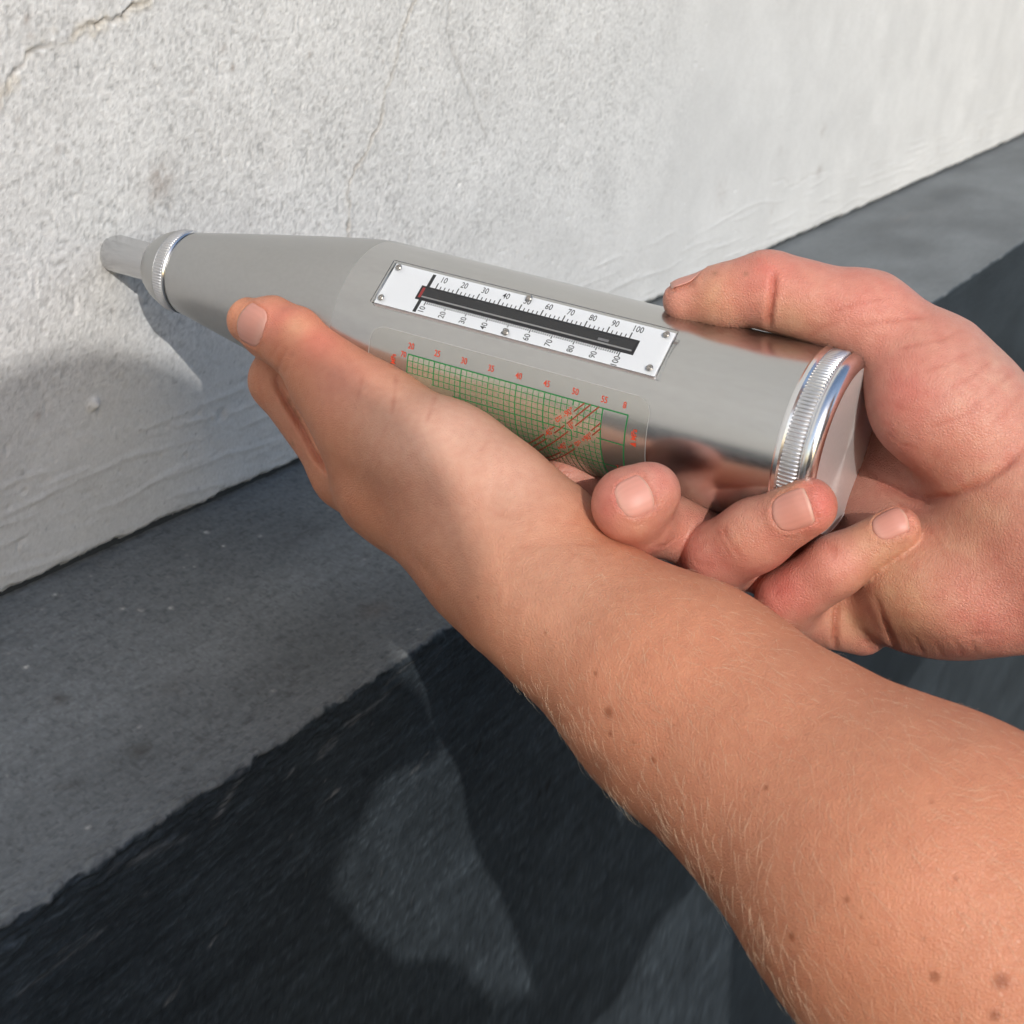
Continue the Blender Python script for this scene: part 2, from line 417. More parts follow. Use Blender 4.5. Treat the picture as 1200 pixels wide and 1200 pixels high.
# ---- pavement at the foot of the plinth
m, n, l, p = material('pavement')
oc = obj_coords(n, l)
n1 = noise_node(n, l, 6, 6, oc); n2 = noise_node(n, l, 180, 4, oc)
c1 = mix_rgb(n, l, n1.outputs[0], (0.10, 0.10, 0.10), (0.16, 0.16, 0.155))
c2 = mix_rgb(n, l, ramp(n, l, n2.outputs[0], .4, .7, 0, .5), c1, (0.08, 0.08, 0.08))
l.new(c2, p.inputs['Base Color']); p.inputs['Roughness'].default_value = .9
l.new(bump(n, l, n2.outputs[0], .4, .002), p.inputs['Normal'])
gx = np.linspace(EDGE_X - 100, 60000, 40); gy = np.linspace(-40000, 40000, 60)
GX, GY = np.meshgrid(gx, gy, indexing='ij')
gv = np.stack([GX, GY, GX * 0 + GROUND_Z], -1).reshape(-1, 3)
ii = np.arange(40 * 60).reshape(40, 60)
gf = np.stack([ii[:-1, :-1], ii[1:, :-1], ii[1:, 1:], ii[:-1, 1:]], -1).reshape(-1, 4)
link('pavement', mesh_from('pavement', gv, gf), m, kind='structure')

# ================================================================== the rebound hammer
hammer = bpy.data.objects.new('rebound_hammer', None)
COL.objects.link(hammer)
hammer.empty_display_size = 0.02
hammer['label'] = 'silver cylindrical test hammer with tapered nose pressed to the white wall'
hammer['category'] = 'test hammer'
RB = 29.1

def metal(name, rgb, rough, aniso=0.0, grain=0.0, axis='X'):
    m, n, l, p = material(name)
    p.inputs['Metallic'].default_value = 1.0
    oc = obj_coords(n, l, (1, .1, .1))
    t = noise_node(n, l, 900, 3, oc)
    t2 = noise_node(n, l, 40, 3)
    c = mix_rgb(n, l, ramp(n, l, t2.outputs[0], .3, .7, 0, 1), [c_ * .97 for c_ in rgb], [min(1, c_ * 1.03) for c_ in rgb])
    l.new(c, p.inputs['Base Color'])
    l.new(ramp(n, l, t2.outputs[0], .3, .7, rough * .9, rough * 1.1), p.inputs['Roughness'])
    if aniso:
        p.inputs['Anisotropic'].default_value = aniso
        tg = n.new('ShaderNodeTangent'); tg.direction_type = 'RADIAL'; tg.axis = axis
        l.new(tg.outputs[0], p.inputs['Tangent'])
    if grain:
        l.new(bump(n, l, t.outputs[0], grain, 0.0001), p.inputs['Normal'])
    return m
mat_body = metal('satin_aluminium', (0.57, 0.57, 0.565), 0.22, 0.0, 0.02)
mat_cone = metal('blasted_aluminium', (0.50, 0.50, 0.492), 0.36, 0.0, 0.05)
mat_bright = metal('turned_aluminium', (0.80, 0.80, 0.81), 0.20)
mat_face = metal('turned_face', (0.86, 0.85, 0.85), 0.40, 0.7)
mat_face.node_tree.nodes['Principled BSDF'].inputs['Metallic'].default_value = 0.6
mat_knurl = metal('knurled_aluminium', (0.66, 0.66, 0.67), 0.36)
mat_steel = metal('ground_steel', (0.60, 0.60, 0.605), 0.24)
mat_black = plain('black_print', (0.012, 0.012, 0.014), .5)
mat_dark = plain('dark_gap', (0.02, 0.02, 0.022), .4)

def lathe_part(name, profile, mat, n=144, radius_fn=None, parent=hammer, sharp=28, cap_end=True, **props):
    v, f = lathe(profile, n, radius_fn, True, cap_end)
    me = mesh_from(name, v, f)
    sharp_by_angle(me, sharp)
    return link(name, me, mat, parent, **props)

# plunger: a steel rod with one ground flat
def plunger_radius(i, ang, r):
    d = (ang - math.radians(-88) + math.pi) % (2 * math.pi) - math.pi
    lim = r * 0.86 / np.maximum(np.cos(d), 1e-3)
    return np.where(np.abs(d) < 0.9, np.minimum(r, lim), r)
lathe_part('plunger', [(WALL_X - 1.2, 6.7), (WALL_X + .4, 7.1), (WALL_X + .8, 7.2), (-12, 7.2)], mat_steel, 120, plunger_radius, sharp=9)

# nose cap: domed collar with a straight knurled rim
dome = [(-16, 7.4), (-16, 8.6), (-15.6, 9.6), (-14.6, 10.6), (-13, 11.7), (-11, 12.9), (-9.2, 13.7), (-7.4, 14.4), (-5.6, 14.8)]
nose = lathe_part('nose_cap', dome + [(-5.2, 14.6), (-0.6, 14.8), (0.5, 14.6)], mat_cone)
def knurl_radius(depth):
    def f(i, ang, r):
        n = len(ang); k = np.arange(n) % 4
        return np.where((k == 1) | (k == 2), r, r - depth) if 0 < i < 3 else np.full(n, r - depth)
    return f
lathe_part('knurled_rim', [(-5.3, 15.3), (-4.9, 15.35), (-1.2, 15.5), (-0.8, 15.4)], mat_knurl, 4 * 88, knurl_radius(.38), nose, 40)
lathe_part('bright_edge', [(-0.9, 14.2), (-0.85, 15.3), (-0.3, 15.45), (0.25, 15.1), (0.3, 14.2)], mat_bright, parent=nose)
lathe_part('seam', [(0.25, 14.3), (0.9, 14.3)], mat_dark, parent=nose)

# housing: tapered nose, then the straight tube
lathe_part('tapered_housing', [(0.8, 14.0), (0.85, 15.0), (1.5, 15.3), (20, 18.75), (40, 22.3), (60, 25.75), (75, 28.1), (78.5, 28.55), (81.0, 28.85), (83.5, RB - .06), (84.2, RB - .06)], mat_cone, 200, sharp=30)
lathe_part('tube', [(84.2, RB - .05), (84.4, RB), (120, RB), (160, RB), (200, RB), (240, RB), (244, RB)], mat_body, 240, sharp=60)

# tail cap
cap = lathe_part('tail_cap', [(243.2, 29.0), (243.3, 29.9), (243.9, 30.25), (245.0, 30.25), (245.6, 29.7), (245.7, 28.9), (251.2, 28.9), (251.3, 29.2), (251.6, 29.2), (251.7, 29.7), (252.3, 30.15), (253.6, 30.2), (254.8, 29.7), (255.7, 28.7), (256.2, 27.4), (256.3, 26.9), (256.2, 26.3), (255.2, 26.2)], mat_bright, 200, sharp=30, cap_end=False)
lathe_part('knurled_rim', [(245.6, 29.8), (246.0, 29.85), (250.8, 29.85), (251.2, 29.8)], mat_knurl, 4 * 150, knurl_radius(.5), cap, 40)
lathe_part('end_face', [(256.0, 26.45), (255.9, 26.3), (255.8, 20), (255.7, 10), (255.65, 0.02)], mat_face, 200, None, cap, 30)

# ---- printed things on the tube
def text_geometry(txt, size, align='CENTER'):
    cu = bpy.data.curves.new('lettering', 'FONT')
    cu.body = txt; cu.size = size; cu.align_x = align; cu.align_y = 'CENTER'; cu.resolution_u = 3; cu.offset = .022
    ob = bpy.data.objects.new('lettering', cu); COL.objects.link(ob)
    dg = bpy.context.evaluated_depsgraph_get()
    me = bpy.data.meshes.new_from_object(ob.evaluated_get(dg))
    v = [tuple(x.co) for x in me.vertices]; f = [tuple(p_.vertices) for p_ in me.polygons]
    bpy.data.objects.remove(ob); bpy.data.curves.remove(cu); bpy.data.meshes.remove(me)
    return v, f
class Print:
    """flat print: shapes in (u, v) laid on a surface by the function place(u, v)"""
    def __init__(self): self.V = []; self.F = []
    def text(self, txt, u, v, size, rot=0.0, sx=1.0, shear=0.0):
        tv, tf = text_geometry(txt, size)
        c, s = math.cos(rot), math.sin(rot); o = len(self.V)
        for x, y, z in tv:
            x = x * sx + shear * y
            self.V.append((u + c * x - s * y, v + s * x + c * y))
        self.F += [tuple(i + o for i in f) for f in tf]
    def line(self, p0, p1, w, n=1):
        dx, dy = p1[0] - p0[0], p1[1] - p0[1]; L = math.hypot(dx, dy); px, py = -dy / L * w / 2, dx / L * w / 2
        o = len(self.V)
        for k in range(n + 1):
            t = k / n; x, y = p0[0] + dx * t, p0[1] + dy * t
            self.V += [(x + px, y + py), (x - px, y - py)]
        self.F += [(o + 2 * k, o + 2 * k + 1, o + 2 * k + 3, o + 2 * k + 2) for k in range(n)]
    def build(self, name, place, mat, parent, **props):
        me = mesh_from(name, [place(u, v) for u, v in self.V], self.F, False)
        return link(name, me, mat, parent, **props)

# scale plate: a clear cover over a white strip, set on a flat at 48 degrees above the near side
PHI = math.radians(-48)
PN = np.array([0, -math.cos(PHI), -math.sin(PHI)]); PT = np.array([0, -math.sin(PHI) * -1, math.cos(PHI) * 1])
PT = np.array([0, math.sin(-PHI), math.cos(PHI)])        # up the plate, away from the camera
def on_plate(u, v, h=0.0):
    return np.array([u, 0, 0]) + PT * v + PN * (28.75 + h)
def plate_frame(co): return Vector(on_plate(co.x, co.y, co.z))
plate_white = plain('white_enamel', (0.82, 0.83, 0.86), .35)
plate = link('scale_plate', box_mesh('scale_plate', (98.9, -8.45, -1.5), (201.1, 8.2, 0.6), .25, 2, plate_frame), plate_white, hammer)
m, n, l, p = material('clear_acrylic')
n.remove(p)
tr = n.new('ShaderNodeBsdfTransparent'); tr.inputs[0].default_value = (.99, .995, .995, 1)
gl = n.new('ShaderNodeBsdfGlossy'); gl.inputs['Roughness'].default_value = .06
fr = n.new('ShaderNodeFresnel'); fr.inputs[0].default_value = 1.27
mx = n.new('ShaderNodeMixShader')
l.new(fr.outputs[0], mx.inputs[0]); l.new(tr.outputs[0], mx.inputs[1]); l.new(gl.outputs[0], mx.inputs[2])
l.new(mx.outputs[0], n['Material Output'].inputs[0])
mat_clear = m
link('clear_cover', box_mesh('clear_cover', (98.0, -8.7, 0.75), (202.0, 8.7, 1.75), .35, 2, plate_frame), mat_clear, plate)
link('cover_edge', box_mesh('cover_edge', (98.3, -8.5, -.9), (98.85, 8.5, 0.7), .1, 1, plate_frame), mat_clear, plate)
ink = Print(); V0, V1 = -2.75, 2.1
for k in range(46):
    u = 117.3 + k * 1.569
    big = k % 5 == 0
    ink.line((u, V1 + .1), (u, V1 + (2.5 if big else 1.55)), .42 if big else .34)
for k in range(91):
    u = 116.6 + k * .785
    ink.line((u, V0 - .1), (u, V0 - (1.9 if k % 10 == 0 else 1.3)), .40 if k % 10 == 0 else .36)
for k in range(1, 11):
    u = 117.3 + (k - 1) * 7.845
    ink.text(str(10 * k), u + 1.3, 6.1, 3.1, 0, .82)
    ink.text(str(10 * k), 116.6 + (k - 1) * 7.845 + .1, -6.35 - (.25 if k == 10 else 0), 3.0, math.pi / 2, .86)
ink.line((114.4, V1 + .3), (114.4, 7.4), 1.25); ink.line((114.4, V0 - .3), (114.4, -7.8), 1.25)
ink.build('scale_print', lambda u, v: on_plate(u, v, .64), mat_black, plate)
win = link('window_frame', box_mesh('window_frame', (112.2, V0 - .3, .3), (191.6, V1 + .3, .80), .05, 1, plate_frame), mat_black, plate)
m, n, l, p = material('window_glass')
p.inputs['Base Color'].default_value = (.022, .023, .026, 1); p.inputs['Roughness'].default_value = .12
link('window', box_mesh('window', (112.9, V0 + .35, .6), (190.9, V1 - .35, .86), .05, 1, plate_frame), m, plate)
link('rider', box_mesh('rider', (113.0, V0 + .45, .7), (114.0, V1 - .45, .9), .05, 1, plate_frame), plain('red_rider', (.30, .03, .03), .4), plate)
link('pointer', box_mesh('pointer', (178.4, -1.0, .7), (182.2, -.1, .9), .05, 1, plate_frame), plain('grey_pointer', (.16, .16, .17), .4), plate)
gd = Print(); gd.line((114.2, -1.75), (190.6, -1.75), .55, 6)
gd.build('guide_rod', lambda u, v: on_plate(u, v, .89), metal('rod_steel', (.45, .45, .46), .3), plate)
# six screws in the cover
sv, sf = lathe([(0, 1.05), (.35, 1.05), (.6, .8), (.62, .34), (.2, .3)], 24)
def screw_mesh():
    pts = [on_plate(0, -y, x) for x, y, z in [(a[0], a[1], a[2]) for a in sv]]
    V = []
    for x, y, z in sv: V.append(tuple(PT * y + np.array([z, 0, 0]) + PN * x))
    me = mesh_from('screw', V, sf); sharp_by_angle(me, 30)
    return me
scr = screw_mesh(); scr.materials.append(metal('screw_steel', (.42, .40, .38), .35))
for u, v in [(101.2, 6.3), (101.2, -6.3), (199.0, 6.3), (199.0, -6.3), (150.5, 7.0), (149.0, -7.0)]:
    o = bpy.data.objects.new('screw', scr); COL.objects.link(o); o.parent = plate
    o.location = Vector(on_plate(u, v, 1.55)) * K

# calibration chart on a clear sticker
def on_tube(u, phi_deg, h=0.0):
    a = math.radians(phi_deg); r = RB + h
    return np.array([u, -r * math.cos(a), -r * math.sin(a)])
DEG = math.degrees(1 / RB)           # degrees per millimetre of arc
m, n, l, p = material('clear_film')
n.remove(p)
tr = n.new('ShaderNodeBsdfTransparent'); tr.inputs[0].default_value = (.965, .965, .955, 1)
gl = n.new('ShaderNodeBsdfGlossy'); gl.inputs['Roughness'].default_value = .25
mx = n.new('ShaderNodeMixShader'); mx.inputs[0].default_value = .07
l.new(tr.outputs[0], mx.inputs[1]); l.new(gl.outputs[0], mx.inputs[2])
df = n.new('ShaderNodeBsdfDiffuse'); df.inputs[0].default_value = (.72, .70, .60, 1)
mx2 = n.new('ShaderNodeMixShader'); mx2.inputs[0].default_value = .08
l.new(mx.outputs[0], mx2.inputs[1]); l.new(df.outputs[0], mx2.inputs[2])
l.new(mx2.outputs[0], n['Material Output'].inputs[0])
mat_film = m
U0, U1, A0, A1 = 100.4, 202.6, -19.5, 92.0
NU, NA = 30, 60
sv_ = []; sf_ = []
for j in range(NA + 1):
    a = A0 + (A1 - A0) * j / NA
    edge = min(a - A0, A1 - a) / DEG
    inset = 5.0 - math.sqrt(max(0, 25 - (5 - edge) ** 2)) if edge < 5 else 0.0
    for i in range(NU + 1):
        sv_.append(on_tube(U0 + inset + (U1 - U0 - 2 * inset) * i / NU, a, .06))
for j in range(NA):
    for i in range(NU):
        q = j * (NU + 1) + i
        sf_.append((q, q + 1, q + NU + 2, q + NU + 1))
chart = link('chart_sticker', mesh_from('chart_sticker', sv_, sf_), mat_film, hammer)
rim_ = Print()
# the faint cut edge of the film
seq = [(U0, A0 + 5 * DEG), (U0, A1 - 5 * DEG)]
rim_.line((U0, A0 + 5 * DEG), (U0, A1), .16, 24); rim_.line((U1, A0 + 5 * DEG), (U1, A1), .16, 24)
rim_.line((U0 + 5, A0), (U1 - 5, A0), .16 * DEG, 1)
prev = None
for sgn, cu_ in ((-1, U0 + 5), (1, U1 - 5)):
    pts = [(cu_ + sgn * 5 * math.sin(t), A0 + 5 * DEG - 5 * DEG * math.cos(t)) for t in np.linspace(0, math.pi / 2, 9)]
    for q0, q1 in zip(pts[:-1], pts[1:]): rim_.line(q0, q1, .18)
rim_.build('film_edge', lambda u, a: on_tube(u, a, .075), plain('film_edge', (.42, .42, .41), .4), chart)
CU0 = 115.7
green = plain('green_print', (0.010, 0.19, 0.05), .5)
m, n, l, p = material('pale_tint')  # the hand's reflection in the tube, painted as a yellowish sheet
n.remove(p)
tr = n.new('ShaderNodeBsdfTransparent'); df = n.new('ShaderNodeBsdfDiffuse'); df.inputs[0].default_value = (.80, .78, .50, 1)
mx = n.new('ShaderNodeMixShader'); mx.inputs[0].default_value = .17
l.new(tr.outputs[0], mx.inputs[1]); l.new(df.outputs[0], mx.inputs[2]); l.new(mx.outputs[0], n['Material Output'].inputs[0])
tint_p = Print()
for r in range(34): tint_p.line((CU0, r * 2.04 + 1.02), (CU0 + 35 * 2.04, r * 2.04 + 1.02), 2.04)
tint_p.build('reflection_tint', lambda u, s: on_tube(u, -6.5 + s * DEG, .075), m, chart)
red = plain('red_print', (0.62, 0.055, 0.02), .5)
darkred = plain('dark_red_print', (0.26, 0.035, 0.015), .5)
STEP = 2.04; CU = 115.7; CA = -6.5
grid = Print()
LAB_ANG = math.atan2(1.0, 1.12)
ANGLE_LABELS = [('\u03b1= -90\u00b0', 174.3, 4.6, 4.9), ('-45\u00b0', 168.9, 20.0, 2.3), ('0\u00b0', 177.2, 10.1, 1.5), ('+45\u00b0', 173.2, 29.0, 2.5), ('\u03b1= +90\u00b0', 181.2, 18.2, 5.0)]
def in_label(u, s):
    c, q = math.cos(LAB_ANG), math.sin(LAB_ANG)
    for _, lu, la, hl in ANGLE_LABELS:
        du, dv = u - lu, -(s - (la - CA) / DEG)
        if abs(c * du + q * dv) < hl and abs(-q * du + c * dv) < 1.45: return True
    return False
def arc_line(u0, s0, u1, s1, w):      # in millimetres along the tube (u) and round it (s); left out where a label stands
    L = math.hypot(u1 - u0, s1 - s0); n_ = max(1, int(L / .8)); start = None
    for k in range(n_ + 1):
        t = (k + .5) / n_
        ok = k < n_ and not in_label(u0 + (u1 - u0) * t, s0 + (s1 - s0) * t)
        if ok and start is None: start = k
        if not ok and start is not None:
            a, b = start / n_, k / n_
            grid.line((u0 + (u1 - u0) * a, s0 + (s1 - s0) * a), (u0 + (u1 - u0) * b, s0 + (s1 - s0) * b), w, max(1, int(abs(s1 - s0) * (b - a) / 1.5)))
            start = None
def depth_of(col):                    # how many rows the grid reaches down in each column
    return 3 if col < 5 else (4 if col < 9 else (6 if col < 10 else (9 if col < 12 else (14 if col < 18 else 34))))
NCOL = 35
for c in range(NCOL + 1):
    rows = max(depth_of(c), depth_of(max(0, c - 1)))
    thick = .38 if c % 5 == 0 else .21
    # lines lean a little to the right as they run down round the tube
    seg = 10
    for k in range(seg):
        s0 = rows * STEP * k / seg; s1 = rows * STEP * (k + 1) / seg
        lean = lambda s: .0045 * max(0, s - 6) ** 2 * .5
        arc_line(CU + c * STEP + lean(s0), s0, CU + c * STEP + lean(s1), s1, thick)
for r in range(0, 35):
    c0 = next((c for c in range(NCOL) if depth_of(c) >= r), NCOL)
    c1 = NCOL if r % 5 else NCOL + 4.25
    if r > 12 and r % 5 == 0: c1 = NCOL
    if r and r % 5 == 0 and r <= 10: c1 = NCOL + 4.1
    w = .42 if r == 0 else (.37 if r % 5 == 0 else .21)
    lean = .00225 * max(0, r * STEP - 6) ** 2
    u0 = CU + (c0 - (.35 if r and c0 else 0)) * STEP + lean; u1 = CU + c1 * STEP + lean
    if u1 > u0: arc_line(u0, r * STEP, u1, r * STEP, w)
grid.line((195.7, -.2), (194.7, 26), .40, 20)
place_s = lambda u, s: on_tube(u, CA + s * DEG, .09)
grid.build('chart_grid', place_s, green, chart)
curves = Print()
A2S = lambda a: (a - CA) / DEG
def red_line(p0, p1, w=.42):
    s0, s1 = A2S(p0[1]), A2S(p1[1])
    n_ = 12; bow = .45
    pts = [(p0[0] + (p1[0] - p0[0]) * t + bow * math.sin(math.pi * t) * .6, s0 + (s1 - s0) * t + bow * math.sin(math.pi * t) * .5) for t in np.linspace(0, 1, n_)]
    for a, b in zip(pts[:-1], pts[1:]):
        for k in range(3):
            q0 = (a[0] + (b[0] - a[0]) * k / 3, a[1] + (b[1] - a[1]) * k / 3); q1 = (a[0] + (b[0] - a[0]) * (k + 1) / 3, a[1] + (b[1] - a[1]) * (k + 1) / 3)
            if not in_label(*q0): curves.line(q0, q1, w)
def red_gap(p0, p1, g0, g1):          # a line broken for its own label
    lerp = lambda t: (p0[0] + (p1[0] - p0[0]) * t, p0[1] + (p1[1] - p0[1]) * t)
    red_line(p0, lerp(g0)); red_line(lerp(g1), p1)
red_line((180.7, -6.5), (153.5, 49))
red_line((182.8, -6.6), (157.5, 46))
red_line((185.8, -6.8), (157.8, 52))
red_line((187.0, 3.0), (161.0, 57))
red_line((187.2, 6.4), (163.0, 58))
curves.build('angle_lines', lambda u, s: on_tube(u, CA + s * DEG, .12), darkred, chart)
lab = Print()
for txt, u, a, size in [('20', 116.3, -11.8, 2.9)] + [(str(20 + 5 * k), 116.3 + 10.1 * k, -11.7, 2.9) for k in range(1, 8)] + [('8', 194.0, -11.7, 2.9), ('70', 113.9, -5.4, 2.7)]:
    lab.text(txt, u, -A2S(a), size, 0, .8)
lab.text('MPa', 110.3, -A2S(-.8), 2.5, math.pi / 2, .82)
lab.text('60', 110.6, -A2S(11), 2.4, 0, .8)
lab.text('\u0394 MPa', 198.6, -A2S(6.5), 2.6, math.pi / 2, .85)
lab.text('7.5', 193.2, -A2S(33), 2.5, 0, .8)
for txt, u, a, hl in ANGLE_LABELS: lab.text(txt, u, -A2S(a), 2.8, LAB_ANG, .86)
lab.build('chart_lettering', lambda u, v: on_tube(u, CA - v * DEG, .14), red, chart)

# ================================================================== the person: both bare arms, grown as one smooth skin
class Flesh:
    """a signed distance body of tapered limbs and pads, blended softly; lengths in millimetres"""
    def __init__(self): self.ops = []
    def limb(self, a, b, ra, rb, k=6.0): self.ops.append(('limb', np.asarray(a, float), np.asarray(b, float), ra, rb, k)); return self
    def pad(self, c, radii, axes=None, k=8.0):
        Rm = np.eye(3) if axes is None else axes
        self.ops.append(('pad', np.asarray(c, float), np.asarray(radii, float), Rm, k)); return self
    def finger(self, segs, kin=3.0, kroot=7.0, kbody=0.8, nroot=1):
        # segs: list of (a, b, ra, rb); the first nroot segments melt into the palm
        self.ops.append(('finger', [(np.asarray(a, float), np.asarray(b, float), ra, rb) for a, b, ra, rb in segs], kin, kroot, kbody, nroot)); return self
    def carve(self, fn, k=1.5): self.ops.append(('carve', fn, k)); return self
def _limb(P, a, b, ra, rb):
    ba = b - a; L = float(ba @ ba) + 1e-9
    q = P - a
    t = np.clip(q @ ba / L, 0, 1).astype(np.float32)
    d = q - t[:, None] * ba
    return np.sqrt((d * d).sum(1)) - (ra + (rb - ra) * t)
def _pad(P, c, radii, Rm):
    q = (P - c) @ Rm
    k0 = np.sqrt(((q / radii) ** 2).sum(1)); k1 = np.sqrt(((q / radii ** 2) ** 2).sum(1)) + 1e-6
    return k0 * (k0 - 1) / k1
def smin(a, b, k):
    h = np.clip(k - np.abs(a - b), 0, None) / k
    return np.minimum(a, b) - h * h * k * 0.25
def smax(a, b, k): return -smin(-a, -b, k)
def flesh_eval(ops, P):
    d = np.full(len(P), 1e3, np.float32)
    c = P.mean(0); rad = float(np.sqrt(((P - c) ** 2).sum(1).max()))
    C1 = c[None].astype(np.float32)
    for op in ops:
        if op[0] == 'limb':
            if float(_limb(C1, *op[1:5])[0]) - rad > 22: continue
            d = smin(d, _limb(P, *op[1:5]), op[5])
        elif op[0] == 'pad':
            if np.linalg.norm(c - op[1]) - rad - op[2].max() > 25: continue
            d = smin(d, _pad(P, op[1], op[2], op[3]), op[4])
        elif op[0] == 'finger':
            _, segs, kin, kroot, kbody, nroot = op
            if min(float(_limb(C1, *s)[0]) for s in segs) - rad > 18: continue
            df = None
            for i, s in enumerate(segs):
                ds = _limb(P, *s)
                if i < nroot: d = smin(d, ds, kroot)
                df = ds if df is None else smin(df, ds, kin)
            d = smin(d, df, kbody)
        elif op[0] == 'carve':
            d = smax(d, -op[1](P), op[2])
    return d
def flesh_mesh(ops, lo, hi, h):
    """evaluate sparsely in blocks of 8 voxels and extract the skin with surface nets"""
    B = 8
    lo = np.asarray(lo, float); nb = np.ceil((np.asarray(hi) - lo) / (h * B)).astype(int)
    V = np.full(tuple(nb * B), 1.0, np.float32)
    gi = np.stack(np.meshgrid(*[np.arange(k) for k in nb], indexing='ij'), -1).reshape(-1, 3)
    cen = (lo + (gi + 0.5) * B * h - 0.5 * h).astype(np.float32)
    dc = np.empty(len(cen), np.float32)
    for s in range(0, len(cen), 512):
        dc[s:s + 512] = flesh_eval(ops, cen[s:s + 512])
    V5 = V.reshape(nb[0], B, nb[1], B, nb[2], B)
    V5[:] = np.where(dc.reshape(nb)[:, None, :, None, :, None] > 0, 5.0, -5.0)
    keep = np.nonzero(np.abs(dc) < B * h * 0.87 + 3.0)[0]
    off = (np.stack(np.meshgrid(*[np.arange(B)] * 3, indexing='ij'), -1).reshape(-1, 3) * h).astype(np.float32)
    for kk in range(0, len(keep), 6):
        ks = keep[kk:kk + 6]
        P = ((lo + gi[ks] * B * h)[:, None, :].astype(np.float32) + off[None]).reshape(-1, 3)
        d = flesh_eval(ops, P).reshape(len(ks), B, B, B)
        for q, b in enumerate(ks):
            V5[gi[b][0], :, gi[b][1], :, gi[b][2], :] = d[q]
    ins = V < 0
    cnt = np.zeros(tuple(np.array(V.shape) - 1), np.uint8)
    sl = lambda o, n: slice(o, n - 1 + o)
    for dx in (0, 1):
        for dy in (0, 1):
            for dz in (0, 1):
                cnt += ins[sl(dx, V.shape[0]), sl(dy, V.shape[1]), sl(dz, V.shape[2])]
    act = np.argwhere((cnt > 0) & (cnt < 8))
    idx = np.full(cnt.shape, -1, np.int32); idx[act[:, 0], act[:, 1], act[:, 2]] = np.arange(len(act))
    corner = np.array([[x, y, z] for x in (0, 1) for y in (0, 1) for z in (0, 1)])
    vals = np.stack([V[act[:, 0] + c[0], act[:, 1] + c[1], act[:, 2] + c[2]] for c in corner], 1)
    acc = np.zeros((len(act), 3), np.float32); num = np.zeros(len(act), np.float32)
    for i in range(8):
        for j in range(i + 1, 8):
            if np.abs(corner[i] - corner[j]).sum() != 1: continue
            a, b = vals[:, i], vals[:, j]
            msk = (a < 0) != (b < 0)
            t = np.where(msk, a / np.where(msk, a - b, 1), 0)
            acc += msk[:, None] * (corner[i] + t[:, None] * (corner[j] - corner[i])); num += msk
    verts = lo + (act + acc / num[:, None]) * h
    faces = []
    for ax in range(3):
        a1, a2 = (ax + 1) % 3, (ax + 2) % 3
        s0 = [slice(None)] * 3; s1 = [slice(None)] * 3
        s0[ax] = slice(0, -1); s1[ax] = slice(1, None)
        ch = ins[tuple(s0)] != ins[tuple(s1)]
        e = np.argwhere(ch)
        e = e[(e[:, a1] > 0) & (e[:, a2] > 0) & (e[:, a1] < V.shape[a1] - 1) & (e[:, a2] < V.shape[a2] - 1)]
        q = []
        for o1, o2 in ((0, 0), (1, 0), (1, 1), (0, 1)):
            c = e.copy(); c[:, a1] -= o1; c[:, a2] -= o2
            q.append(idx[c[:, 0], c[:, 1], c[:, 2]])
        q = np.stack(q, 1)
        flip = ~ins[e[:, 0], e[:, 1], e[:, 2]]
        q[flip] = q[flip][:, ::-1]
        faces.append(q)
    faces = np.concatenate(faces)
    faces = faces[(faces >= 0).all(1)]
    return verts, faces
def vertex_normals(v, f):
    n = np.zeros_like(v)
    fn = np.cross(v[f[:, 2]] - v[f[:, 0]], v[f[:, 3]] - v[f[:, 1]])
    for i in range(4):
        for c in range(3): n[:, c] += np.bincount(f[:, i], fn[:, c], len(v))
    return n / (np.linalg.norm(n, axis=1)[:, None] + 1e-12)
def relax(v, f, times=2, amt=0.5):
    for _ in range(times):
        s = np.zeros_like(v); c = np.zeros(len(v))
        for i in range(4):
            for j in ((i + 1) % 4, (i + 3) % 4):
                for k in range(3): s[:, k] += np.bincount(f[:, i], v[f[:, j], k], len(v))
                c += np.bincount(f[:, i], minlength=len(v))
        v = v * (1 - amt) + amt * s / np.maximum(c, 1)[:, None]
    return v

# ---------------------------------------------------------------- left arm: forearm, wrist, palm under the hammer, thumb along its near side
def A(px, py, d): return at(px, py, d)
left = Flesh()
# forearm (two limbs side by side make the flattened section), elbow beyond the frame
left.limb(A(622, 690, 497), A(806, 822, 462), 24.5, 31, 10)
left.limb(A(606, 664, 508), A(790, 792, 476), 19, 24, 12)
left.limb(A(806, 822, 462), A(1090, 1046, 402), 31.5, 42.5, 14)
left.limb(A(1090, 1046, 402), np.array([449., -131, -138]), 42, 47, 16)
# carpal block and the metacarpals
left.pad(A(590, 648, 510), (28, 23, 21), None, 14)
left.limb(A(562, 634, 517), A(412, 552, 566), 16.5, 12, 11)       # index metacarpal
left.limb(A(578, 630, 523), A(458, 552, 582), 16, 12, 11)
left.limb(A(600, 630, 525), A(520, 572, 585), 16, 12, 12)
left.limb(A(625, 630, 522), A(590, 585, 580), 15, 11, 12)
# thumb column and its muscle
left.limb(A(560, 590, 508), A(440, 492, 534), 17, 15.2, 14)
left.limb(A(392, 462, 548), A(452, 565, 538), 11, 15, 10)
left.limb(A(450, 574, 548), A(562, 652, 512), 12.5, 15.5, 14)
left.pad(A(520, 535, 516), (24, 19, 17), None, 14)
left.limb(A(600, 585, 505), A(640, 620, 500), 13, 15, 14)
left.finger([(A(438, 486, 534), A(352, 402, 549), 14.2, 11.4), (A(352, 402, 549), A(322, 386, 556), 11.0, 10.6), (A(322, 386, 556), A(293, 376, 563), 10.2, 8.2)], 5, 14, 1.0, 1)
